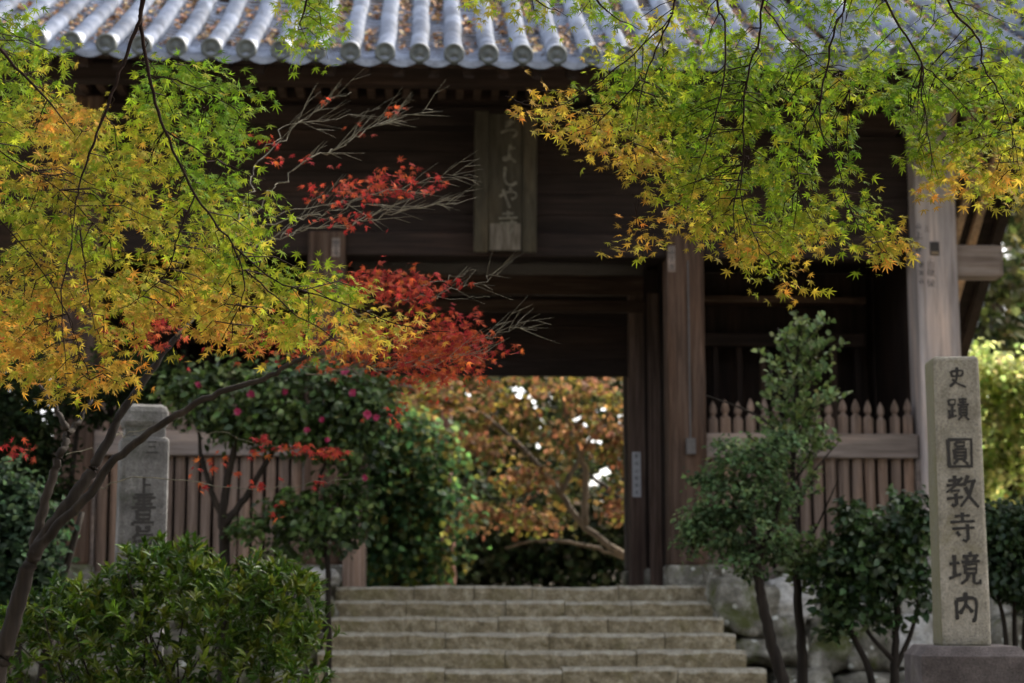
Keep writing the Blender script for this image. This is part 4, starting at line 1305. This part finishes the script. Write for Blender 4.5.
# azalea, lower left
def azalea():
    Y = 8.7
    c = P(170, 640, Y)
    t = thing('azalea_shrub', 'broad glossy azalea shrub with narrow leaves below the old stone post', 'shrub', (c.x, c.y, .3))
    bl = [(P(175, 650, Y), (.62, .55, .42), 4), (P(255, 625, Y), (.36, .45, .33), 2.2), (P(70, 662, Y), (.40, .45, .34), 2.0), (P(165, 582, Y), (.26, .38, .2), 1.3), (P(95, 622, Y), (.28, .35, .2), 1), (P(285, 600, Y), (.16, .3, .17), .6), (P(270, 680, Y), (.28, .4, .35), 1.2),
          (P(150, 760, Y), (.75, .55, .5), 2)]
    ns = 1500
    wts = np.array([b[2] for b in bl]); wts = wts / wts.sum()
    bi = rng.choice(len(bl), ns, p=wts)
    u = rand_unit(ns); u[:, 2] = np.where(u[:, 2] < -.4, -u[:, 2], u[:, 2])
    c = np.array([np.array(bl[b][0]) for b in bi]) + u * np.array([bl[b][1] for b in bi]) * np.where(rng.random((ns, 1)) < .12, rng.uniform(1.05, 1.22, (ns, 1)), rng.uniform(.7, 1.06, (ns, 1)))
    ax = u * .6 + np.array([0, -.1, .8]) + rng.normal(0, .25, (ns, 3)); ax /= np.linalg.norm(ax, axis=1, keepdims=True)
    per = 8
    idx = np.repeat(np.arange(ns), per)
    n = len(idx)
    r = rng.normal(size=(n, 3)); r -= (r * ax[idx]).sum(1, keepdims=True) * ax[idx]; r /= np.linalg.norm(r, axis=1, keepdims=True)
    op = rng.uniform(.3, 1.2, (n, 1))
    U = r * np.sin(op) + ax[idx] * np.cos(op)
    N = ax[idx] * np.sin(op) - r * np.cos(op)
    N = N + rng.normal(0, .2, (n, 3))
    C = c[idx] - ax[idx] * rng.uniform(0, .045, (n, 1))
    tone = rng.normal(0, .22, ns)[idx]
    cols = np.array([(.040, .080, .008), (.055, .098, .009), (.028, .060, .008), (.08, .108, .012)])[rng.integers(0, 4, ns)][idx]
    leaves_mesh('foliage', C, N, U, rng.uniform(.045, .08, n), jitter(cols, n, .2) * np.exp(tone)[:, None], SLIM, M['azalea'], t)
    bm = bmesh.new()
    b0 = P(170, 640, Y)
    for i in range(34):
        a = Vector((b0.x + random.uniform(-.35, .35), b0.y + random.uniform(-.2, .2), .3))
        e = Vector(c[random.randrange(ns)])
        limb(bm, [a, a.lerp(e, .5) + Vector((random.uniform(-.08, .08), 0, .05)), e], .009, .003, 5, 4, .006)
    obj('stem', bm, M['bark'], t, True)
azalea()

GREEN_D = [(.03, .055, .02), (.04, .07, .022), (.025, .045, .022)]

# round soft bush tree right of the stairs
def round_tree():
    Y = 13.0
    t = thing('clipped_tree', 'small tree with rounded fine leaved crown right of the stairs', 'tree', (P(780, 683, Y).x, Y, .3))
    bm = bmesh.new()
    b = P(784, 690, Y)
    limb(bm, [Vector((b.x + .03, Y, .25)), b, P(772, 645, Y), P(762, 600, Y), P(757, 565, Y), P(752, 530, Y), P(748, 490, Y)], .055, .025, 10, 6, .004)
    limb(bm, [P(758, 575, Y), P(740, 545, Y), P(722, 525, Y)], .03, .012, 8); limb(bm, [P(757, 560, Y), P(775, 520, Y), P(782, 480, Y)], .03, .012, 8)
    limb(bm, [P(752, 530, Y), P(728, 500, Y), P(712, 488, Y)], .02, .01, 8)
    obj('trunk', bm, M['bark'], t, True)
    bl = blobs_px([(745, 468, 32, 28, 2), (728, 500, 36, 26, 2.2), (718, 532, 32, 24, 2.0), (752, 530, 40, 28, 2.2), (768, 500, 30, 26, 1.6), (705, 478, 14, 10, .4), (782, 440, 14, 12, .4), (690, 545, 12, 10, .3), (778, 548, 14, 12, .4), (726, 452, 16, 12, .5), (750, 560, 36, 16, .8), (700, 520, 16, 18, .6), (770, 455, 20, 16, .7)], Y, .9)
    crown('crown', t, bl, 6200, (.03, .054), [(.095, .15, .07), (.125, .185, .085), (.07, .115, .055)], OVAL, 'soft', .052, 24, .8, .08, .25, .3, shell=.5)
round_tree()

def slender_tree():
    Y = 13.4
    t = thing('slender_tree', 'slender upright tree with small shiny leaves in front of the picket fence', 'tree', (P(803, 683, Y).x, Y, .3))
    bm = bmesh.new()
    b = P(803, 690, Y)
    limb(bm, [Vector((b.x, Y, .25)), b, P(801, 640, Y), P(797, 590, Y), P(796, 540, Y), P(793, 480, Y), P(795, 420, Y), P(797, 365, Y), P(798, 345, Y)], .05, .006, 10, 6, .004)
    tips = []
    for (a, b_, c) in (((795, 560), (815, 530), (838, 480)), ((794, 500), (815, 470), (840, 440)), ((794, 450), (770, 425), (745, 410)), ((795, 430), (818, 405), (842, 392)), ((795, 410), (775, 385), (768, 350)), ((796, 390), (812, 365), (825, 348)),
                       ((797, 365), (785, 345), (778, 328)), ((793, 470), (765, 450), (745, 432)), ((795, 440), (750, 412), (705, 395)), ((796, 560), (815, 575), (845, 560)), ((795, 480), (812, 455), (818, 430))):
        L = limb(bm, [P(*a, Y), P(*b_, Y + random.uniform(-.2, .2)), P(*c, Y + random.uniform(-.3, .3))], .014, .004, 6)
        tips += L[3:]
    obj('trunk', bm, M['bark'], t, True)
    bm = bmesh.new()
    LC, LN, LU, LS = [], [], [], []
    stem = [(798, 326), (797, 360), (795, 420), (793, 480), (796, 540), (797, 590)]
    sx = np.interp
    for k in range(92):
        y = 340 + 256 * (k / 91) ** 1.1
        x = float(sx(y, [q[1] for q in stem], [q[0] for q in stem]))
        if 480 < y < 560 and random.random() < .45: continue
        a0 = P(x, y, Y)
        az = random.uniform(0, 2 * math.pi)
        ln = min(.13 + (y - 320) * .0042, .46) * random.uniform(.5, 1.25)
        if y > 500: ln *= .7
        d = Vector((math.cos(az), math.sin(az) * .8, random.uniform(.7, 1.5))).normalized()
        twigs = [(a0, d, ln)]
        for m in range(2):
            d2 = (d + Vector((random.gauss(0, .5), random.gauss(0, .5), random.gauss(.1, .3)))).normalized()
            twigs.append((a0 + d * ln * random.uniform(.3, .7), d2, ln * .6))
        for p0, dd, l in twigs:
            p1 = p0 + dd * l * .5 + Vector((0, 0, -.01)); p2 = p0 + dd * l
            tube(bm, [p0, p1, p2], [.004, .003, .0015], 4, False)
            nl = max(3, int(l / .03))
            for q in range(nl):
                t_ = .2 + .8 * q / nl
                side = dd.cross(Vector((random.gauss(0, 1), random.gauss(0, 1), random.gauss(0, 1)))).normalized()
                LC.append(p0 + dd * l * t_); LU.append(side * .8 + dd * .7); LN.append(dd.cross(side) + Vector((0, -.3, .6)) + Vector((random.gauss(0, .3), random.gauss(0, .3), 0))); LS.append(random.uniform(.042, .075))
    obj('twig', bm, M['bark'], t)
    n = len(LC)
    cols = np.array([(.16, .22, .07), (.11, .17, .055), (.20, .25, .10), (.08, .13, .04)])[rng.integers(0, 4, n)]
    leaves_mesh('foliage', np.array(LC), np.array(LN), np.array(LU), np.array(LS), jitter(cols, n, .22), OVAL, M['glossy'], t)
slender_tree()

def dark_shrubs():
    Y = 13.2
    t = thing('camellia_shrub', 'low dark glossy camellia shrub just left of the granite pillar', 'shrub', (P(894, 683, Y).x, Y, .3))
    bm = bmesh.new()
    b = P(895, 690, Y)
    limb(bm, [Vector((b.x, Y, .25)), b, P(895, 655, Y), P(897, 610, Y), P(890, 570, Y)], .045, .015, 9, 6, .004)
    limb(bm, [P(895, 670, Y), P(912, 630, Y), P(920, 590, Y)], .025, .01, 8); limb(bm, [P(893, 660, Y), P(870, 635, Y), P(850, 605, Y)], .022, .01, 8)
    limb(bm, [Vector((P(875, 690, Y).x, Y, .25)), P(872, 683, Y), P(855, 640, Y), P(840, 610, Y), P(832, 580, Y)], .035, .012, 8)
    obj('stem', bm, M['bark'], t, True)
    bl = blobs_px([(880, 530, 46, 20, 1.6), (905, 545, 30, 26, 1.4), (860, 560, 34, 24, 1.4), (900, 580, 32, 22, 1.2), (840, 590, 24, 20, .8), (866, 588, 30, 14, .7), (845, 612, 22, 10, .4), (925, 600, 14, 14, .3)], Y, .9)
    bl += blobs_px([(930, 520, 16, 10, .5), (815, 568, 12, 8, .3), (850, 515, 14, 8, .4), (836, 632, 12, 8, .3), (884, 620, 14, 8, .3), (905, 505, 12, 8, .3)], Y, .9)
    crown('foliage', t, bl, 4200, (.055, .09), [(.022, .045, .018), (.035, .065, .022), (.055, .09, .03)], OVAL, 'glossy', .055, 9, .6, .08, .25, .3, shell=.3)
    Y = 13.8
    t = thing('camellia_shrub', 'dark leafy shrub behind the granite pillar at the right edge', 'shrub', (P(1015, 683, Y).x, Y, .3))
    bm = bmesh.new()
    for dx in (-.1, .05, .2):
        limb(bm, [Vector((P(1015, 683, Y).x + dx, Y, .25)), P(1012 + dx * 60, 640, Y), P(1008 + dx * 150, 580, Y)], .03, .012, 8)
    obj('stem', bm, M['bark'], t, True)
    bl = blobs_px([(1010, 540, 30, 34, 2), (1030, 580, 30, 30, 1.5), (1000, 575, 20, 22, .8), (1050, 545, 30, 36, 1.2), (985, 515, 14, 12, .4), (1010, 515, 26, 14, .6)], Y, .9)
    crown('foliage', t, bl, 5600, (.045, .07), GREEN_D, OVAL, 'glossy', .06, 14, .6, .08, .2, .2)
    # left camellia with magenta flowers
    Y = 15.0
    t = thing('camellia_shrub', 'tall camellia with magenta flowers left of the doorway', 'shrub', (P(290, 600, Y).x, Y, .3))
    bm = bmesh.new()
    b = P(225, 560, Y)
    limb(bm, [Vector((b.x, Y, .25)), b, P(222, 520, Y), P(228, 480, Y), P(240, 430, Y), P(270, 390, Y)], .055, .02, 9, 6, .005)
    limb(bm, [P(222, 530, Y), P(250, 490, Y), P(280, 440, Y), P(320, 400, Y)], .035, .012, 8, 6, .005); limb(bm, [P(222, 520, Y), P(205, 470, Y), P(195, 420, Y)], .03, .012, 8, 6, .005)
    limb(bm, [Vector((P(330, 600, Y).x, Y, .25)), P(328, 590, Y), P(325, 540, Y), P(315, 500, Y), P(330, 450, Y)], .03, .012, 8, 6, .005)
    obj('stem', bm, M['bark'], t, True)
    bl = blobs_px([(300, 395, 60, 36, 3), (345, 410, 34, 36, 1.8), (230, 400, 44, 36, 1.8), (260, 425, 50, 20, 1.2), (350, 450, 30, 22, .9), (320, 440, 40, 18, 1), (330, 520, 30, 34, 1.4), (300, 510, 26, 20, .8), (355, 490, 12, 30, .5), (290, 540, 24, 20, .6), (250, 530, 14, 12, .3), (190, 395, 26, 26, .7), (370, 400, 18, 26, .6)], Y, .8)
    crown('foliage', t, bl, 8200, (.055, .088), [(.06, .10, .03), (.075, .12, .034), (.095, .14, .038), (.035, .06, .024)], OVAL, 'glossy', .08, 14, .6, .08, .2, .22)
    for px, py in ((198, 385), (353, 393), (367, 415), (322, 420), (307, 430), (327, 440), (365, 478), (251, 395), (238, 412), (285, 392), (376, 418), (345, 372)):
        bm = bmesh.new()
        c = P(px, py, Y - random.uniform(.3, .42)); fs = random.uniform(.6, 1.15)
        d = Vector((random.uniform(-.4, .4), -1, random.uniform(-.1, .5))).normalized()
        a = d.orthogonal().normalized(); b2 = d.cross(a)
        for ring, (np_, rr, tilt, lz) in enumerate(((6, .038, .3, 0), (5, .03, .7, .008), (4, .018, 1.1, .014))):
            for k in range(np_):
                an = 2 * math.pi * (k + ring * .5) / np_ + random.uniform(-.3, .3)
                e = a * math.cos(an) + b2 * math.sin(an); s = -a * math.sin(an) + b2 * math.cos(an)
                o = c + d * lz * fs
                q_ = rr * fs * random.uniform(.8, 1.1); m = o + e * q_ * .6 + d * q_ * tilt * .5; tp = o + e * q_ + d * q_ * tilt
                v = [bm.verts.new(q) for q in (o, m - s * rr * .42, tp - s * rr * .2 , tp + s * rr * .2, m + s * rr * .42)]
                bm.faces.new(v)
        obj('flower', bm, M['petal'], t)
    # dark bushes at the left edge
    for Y, lst, lab, colr in ((12.5, [(10, 540, 40, 50, 2), (-20, 590, 50, 60, 2), (25, 590, 26, 40, 1), (0, 500, 26, 30, .8)], 'bluish green shrub at the left edge beside the slanting trunk', [(.03, .055, .03), (.04, .07, .04), (.025, .045, .026)]),
                              (16.0, [(20, 430, 46, 50, 2), (-30, 440, 60, 70, 2), (45, 480, 26, 40, 1), (100, 390, 40, 30, 1.0), (150, 380, 40, 24, 1.0), (10, 360, 60, 40, 1.2), (30, 500, 30, 40, 1)], 'tall dark evergreen behind the yellow maple at far left', [(.022, .035, .014), (.03, .045, .016), (.016, .028, .012)])):
        c = P(lst[0][0], 600, Y)
        t = thing('evergreen_shrub', lab, 'shrub', (c.x, Y, .3))
        bm = bmesh.new()
        for dx in (-.3, 0, .3):
            limb(bm, [Vector((c.x + dx * .5, Y, .25)), Vector((c.x + dx, Y, 1.4)), Vector((c.x + dx * 1.6, Y, 2.2 if Y < 14 else 3.4))], .05, .02, 8)
        obj('stem', bm, M['bark'], t, True)
        crown('foliage', t, blobs_px(lst, Y, .9), 7000, (.05, .08), colr, OVAL, 'soft', .09, 14, .6, .08, .2, .2)
dark_shrubs()

# ---------------- trees behind the gate
GAPS = [(513, 388, 7, 4), (525, 391, 6, 5), (519, 398, 4, 4), (535, 403, 4, 6), (541, 418, 3, 4), (540, 430, 4, 5), (537, 445, 4, 6), (534, 460, 5, 4), (590, 440, 5, 4), (602, 441, 6, 4), (595, 478, 7, 6), (606, 471, 8, 7), (590, 485, 4, 3), (575, 418, 4, 4), (586, 424, 3, 3), (602, 410, 4, 4), (552, 396, 3, 5), (560, 405, 3, 3), (618, 417, 4, 4), (545, 381, 4, 3), (500, 410, 3, 3), (470, 395, 3, 3), (565, 450, 3, 4), (612, 385, 3, 3)]
def bg_trees():
    # green maple
    Y = 29.0
    t = thing('green_maple', 'bushy green maple seen through the left side of the doorway', 'tree', (P(395, 585, Y).x, Y, 1.68))
    bm = bmesh.new()
    b = P(398, 585, Y)
    for e in ((385, 480), (420, 440), (400, 410), (360, 450)):
        limb(bm, [Vector((b.x, Y, 1.6)), P(398, 550, Y), P((398 + e[0]) / 2, (540 + e[1]) / 2, Y), P(*e, Y)], .09, .02, 8, 6, .01)
    obj('trunk', bm, M['bark'], t, True)
    bl = blobs_px([(400, 440, 34, 26, 1.6), (425, 500, 28, 30, 1.6), (385, 520, 40, 34, 2), (400, 560, 46, 26, 1.6), (370, 460, 30, 30, 1.2), (430, 550, 22, 26, .8), (345, 500, 40, 50, 1.6), (440, 460, 12, 10, .4)], Y, .8)
    crown('crown', t, bl, 5200, (.10, .16), [(.038, .08, .036), (.048, .09, .036), (.03, .065, .032), (.095, .10, .03)], ROUND, 'sunlit', .26, 8, .7, .1, .2, .3)
    # orange maple
    Y = 31.0
    t = thing('orange_maple', 'orange maple with a leaning trunk seen through the doorway', 'tree', (P(690, 640, Y).x, Y, 1.68))
    bm = bmesh.new()
    limb(bm, [Vector((P(700, 600, Y).x, Y, 1.5)), P(660, 585, Y), P(625, 556, Y), P(580, 522, Y), P(550, 478, Y), P(505, 432, Y), P(480, 415, Y), P(440, 400, Y), P(400, 385, Y)], .075, .025, 10, 6, .015)
    limb(bm, [P(625, 558, Y), P(585, 545, Y), P(540, 541, Y), P(505, 548, Y)], .04, .015, 8, 6, .01)
    limb(bm, [P(585, 525, Y), P(585, 470, Y), P(570, 430, Y), P(560, 390, Y)], .07, .02, 8, 6, .01); limb(bm, [P(560, 495, Y), P(590, 440, Y), P(620, 400, Y)], .05, .02, 8, 6, .01)
    limb(bm, [P(505, 432, Y), P(490, 470, Y), P(480, 500, Y)], .03, .01, 6)
    obj('trunk', bm, M['palebark'], t, True)
    bl = blobs_px([(470, 445, 34, 14, 1.5), (440, 400, 30, 16, .8), (500, 400, 40, 18, .8), (480, 515, 50, 12, 1.4), (590, 435, 46, 10, 1.8), (622, 455, 20, 12, .8), (440, 510, 26, 12, .8), (600, 400, 40, 16, 1), (620, 500, 16, 22, .6), (520, 475, 30, 14, .7), (560, 385, 50, 12, 1), (530, 520, 26, 8, .4), (660, 430, 50, 40, 1)], Y, .9)
    crown('crown', t, bl, 3800, (.09, .14), [(.20, .105, .055), (.22, .12, .065), (.11, .062, .03), (.08, .08, .024), (.15, .12, .03)], ROUND, 'soft', .17, 10, .7, .1, .22, .25, gaps=GAPS)
    # gold and olive trees behind it
    for Y, lst, n, lab, cols, tx in ((37.0, [(560, 420, 60, 50, 2), (480, 400, 60, 40, 2), (620, 390, 50, 40, 1.4), (430, 420, 50, 50, 1.4), (540, 500, 40, 30, .8), (520, 350, 90, 40, 1)], 2200, 'golden leaved tree behind the orange maple seen through the doorway', [(.08, .07, .02), (.055, .06, .018), (.035, .045, .016), (.10, .07, .025)], 640),
                                     (42.0, [(420, 520, 70, 60, 2), (500, 530, 70, 50, 2), (580, 520, 70, 60, 2), (640, 510, 50, 60, 1), (480, 572, 60, 20, 1), (590, 572, 60, 20, 1)], 9000, 'dark bushy evergreen low behind the orange maple', [(.02, .03, .014), (.03, .042, .016), (.045, .05, .02)], 452)):
        c = P(tx, 585, Y)
        t = thing('background_tree', lab, 'tree', (c.x, Y, 1.68), 'trees behind the gate')
        bm = bmesh.new()
        limb(bm, [Vector((c.x, Y, 1.5)), P(tx + 4, 500, Y), P(tx - 6, 420, Y), P(tx + 3, 350, Y)], .12, .05, 9, 6, .02)
        for e in ((tx - 50, 400), (tx + 45, 410), (tx + 60, 470), (tx - 60, 470)):
            limb(bm, [P(tx, 520, Y), P((tx + e[0]) / 2, (510 + e[1]) / 2, Y), P(*e, Y)], .08, .03, 7, 5, .01)
        obj('trunk', bm, M['bark'], t, True)
        crown('crown', t, blobs_px(lst, Y, .7), n, (.14, .22), cols, ROUND, 'soft', .26, 12, .7, .1, .25, .3, gaps=GAPS)
    # cedar with a reddish trunk
    Y = 34
    c = P(447, 585, Y)
    t = thing('cedar_tree', 'reddish straight cedar trunk standing in the doorway view', 'tree', (c.x, Y, 1.68))
    bm = bmesh.new()
    limb(bm, [Vector((c.x, Y, 1.5)), P(447, 530, Y), P(446, 470, Y), P(448, 350, Y), Vector((c.x, Y, 11))], .17, .08, 12, 6, .01)
    kk = wood('cedar_bark', 2, (.05, .024, .016), (.11, .055, .038), (.17, .095, .07))
    obj('trunk', bm, kk, t, True)
    crown('crown', t, [((c.x, Y, z), (1.6 - (z - 8) * .2, 1.6 - (z - 8) * .2, .7), 1) for z in np.arange(7.4, 13, .8)], 7000, (.14, .2), GREEN_D, SLIM, 'soft', .2, 14)
    # far wood: broad crowns left and right, leaving the sky gaps
    spots = [(-9, 46, 13, 5), (-3.2, 52, 12, 4.2), (2.2, 58, 11, 4.5), (8.0, 50, 10.5, 4.6), (13.5, 47, 12, 5), (20, 52, 14, 5.5), (-16, 50, 14, 5.5), (27, 56, 15, 6), (-24, 54, 15, 6), (5.2, 66, 12, 5), (-.5, 68, 13, 5), (12, 66, 15, 6)]
    labs = ['dark evergreen far behind the left bay of the gate', 'tall evergreen far behind the green maple', 'grey green tree far behind the middle of the doorway', 'dark tree far behind the right side of the doorway', 'broad evergreen far behind the right bay of the gate',
            'olive tree in the wood beyond the right verge of the roof', 'dense evergreen in the wood far to the left', 'farthest evergreen of the wood at the right', 'farthest evergreen of the wood at the left', 'hazy tree at the back of the wood behind the leaning trunk', 'hazy tree at the back of the wood left of the sky gaps', 'tall tree at the back of the wood behind the right bay']
    for i, ((x, y, h, r), lab) in enumerate(zip(spots, labs)):
        t = thing('forest_tree', lab, 'tree', (x, y, 1.68), 'trees of the wood behind the gate')
        bm = bmesh.new()
        limb(bm, [(x, y, 1.4), (x + .2, y, 4), (x - .1, y, h * .7), (x, y, h)], .32, .08, 10, 6, .03)
        bl = []
        for k in range(13):
            z = 2.6 + (h - 2.6) * (k + .5) / 13
            q = r * (1 - ((z - 5) / (h - 3)) ** 2 * .7 if z > 5 else .75)
            a = k * 2.4
            cx_, cy_ = x + math.cos(a) * q * .45, y + math.sin(a) * q * .45
            bl.append(((cx_, cy_, z), (q * .6, q * .6, (h - 2) / 9), q))
            limb(bm, [(x, y, z - .8), ((x + cx_) / 2, (y + cy_) / 2, z - .2), (cx_, cy_, z)], .09, .03, 6, 4, .02)
        obj('trunk', bm, M['bark'], t, True)
        cols = [[(.022, .036, .014), (.03, .046, .016)], [(.03, .042, .016), (.05, .055, .02)], [(.06, .06, .022), (.035, .045, .018)]][i % 3]
        crown('crown', t, bl, 9000, (.24, .36), cols, ROUND, 'soft', .4, 12, .7, .1, .25, .35, gaps=GAPS)
    # sunlit trees past the right corner of the gate
    Y = 27.0
    c = P(1010, 560, Y)
    t = thing('bright_tree', 'sunlit yellow green tree beside the granite pillar past the gate corner', 'tree', (c.x + .4, Y, 1.68))
    bm = bmesh.new()
    for e in ((985, 400), (1015, 370), (1045, 400)):
        limb(bm, [Vector((c.x + .4, Y, 1.5)), P(1020, 540, Y), P((1020 + e[0]) / 2, 460, Y), P(*e, Y)], .1, .03, 8, 5, .01)
    obj('trunk', bm, M['bark'], t, True)
    bl = blobs_px([(975, 370, 22, 26, 1.0), (1000, 390, 30, 30, 1.6), (985, 440, 30, 30, 1.4), (1030, 420, 34, 50, 2), (1005, 480, 34, 24, 1.2), (1060, 380, 40, 50, 1.5), (965, 490, 26, 20, .6)], Y, .8)
    crown('crown', t, bl, 5200, (.08, .13), [(.46, .52, .25), (.38, .45, .19), (.56, .58, .32), (.26, .33, .11)], ROUND, 'sunlit', .16, 12, .7, .1, .2, .3)
    Y = 60.0
    c = P(1015, 500, Y)
    t = thing('tall_tree', 'dark tall tree with sky gaps right of the roof verge', 'tree', (c.x, Y, 1.68))
    bm = bmesh.new()
    limb(bm, [Vector((c.x, Y, 1.4)), P(1018, 400, Y), P(1012, 300, Y), P(1016, 220, Y), P(1014, 150, Y)], .22, .05, 10, 6, .02)
    for e in ((985, 270), (1045, 260), (985, 340), (1050, 200)):
        limb(bm, [P(1014, 340, Y), P((1014 + e[0]) / 2, (330 + e[1]) / 2, Y), P(*e, Y)], .08, .03, 6, 5, .01)
    obj('trunk', bm, M['bark'], t, True)
    bl = blobs_px([(1010, 300, 36, 34, 2), (1040, 240, 40, 40, 2), (1000, 345, 30, 20, 1), (985, 300, 22, 20, .8), (1015, 215, 24, 22, 1), (1060, 320, 40, 60, 2), (1040, 160, 40, 40, 1)], Y, .8)
    crown('crown', t, bl, 6500, (.2, .3), [(.035, .05, .018), (.06, .07, .022), (.10, .10, .03)], ROUND, 'soft', .4, 12, .7, .1, .25, .35, gaps=[(1003, 310, 6, 8), (1012, 250, 7, 8), (1008, 280, 4, 5), (1020, 290, 5, 6)])
bg_trees()

# unseen evergreens added to shade pillar, stairs and azalea and block low front sky
def shade_trees():
    for (x, y, h, r), lab in zip(((9.1, 15.6, 15, 3.0), (11, 18.5, 14, 2.8), (11.8, 23, 14, 3.0), (-13, -9, 13, 5), (-5, -13, 14, 5.5), (4, -12, 13, 5), (12, -8, 14, 5), (-15, 2, 13, 4.5)),
            ('broad unseen shade evergreen added right of the path in front of the gate', 'second unseen shade evergreen added right of the path nearer the gate', 'unseen shade evergreen added right of the gate beside its gable', 'leftmost unseen evergreen added behind the path to block low sky', 'unseen evergreen added behind the path left of its middle to block low sky',
             'unseen evergreen added behind the path right of its middle to block low sky', 'rightmost unseen evergreen added behind the path to block low sky', 'unseen evergreen added left of the path at its near end to block low sky')):
        t = thing('unseen_evergreen', lab, 'tree', (x, y, .3))
        bm = bmesh.new()
        limb(bm, [(x, y, .2), (x + .1, y, 3), (x - .1, y, h * .7), (x, y, h)], .25, .06, 10, 6, .02)
        bl = []
        for k in range(12):
            z = 3.2 + (h - 3.2) * (k + .5) / 12
            q = r * (1 - ((z - 5) / (h - 3)) ** 2 * .6 if z > 5 else .8)
            a = k * 2.4
            c = (x + math.cos(a) * q * .5, y + math.sin(a) * q * .5, z)
            bl.append((c, (q * .6, q * .6, .8), q))
            limb(bm, [(x, y, z - .8), ((x + c[0]) / 2, (y + c[1]) / 2, z - .2), c], .07, .02, 6, 4, .02)
        obj('trunk', bm, M['bark'], t, True)
        crown('crown', t, bl, 9000 if y < 5 else 12000, (.3, .42) if y < 5 else (.16, .24), GREEN_D, ROUND, 'soft', .3, 12, .7)
shade_trees()
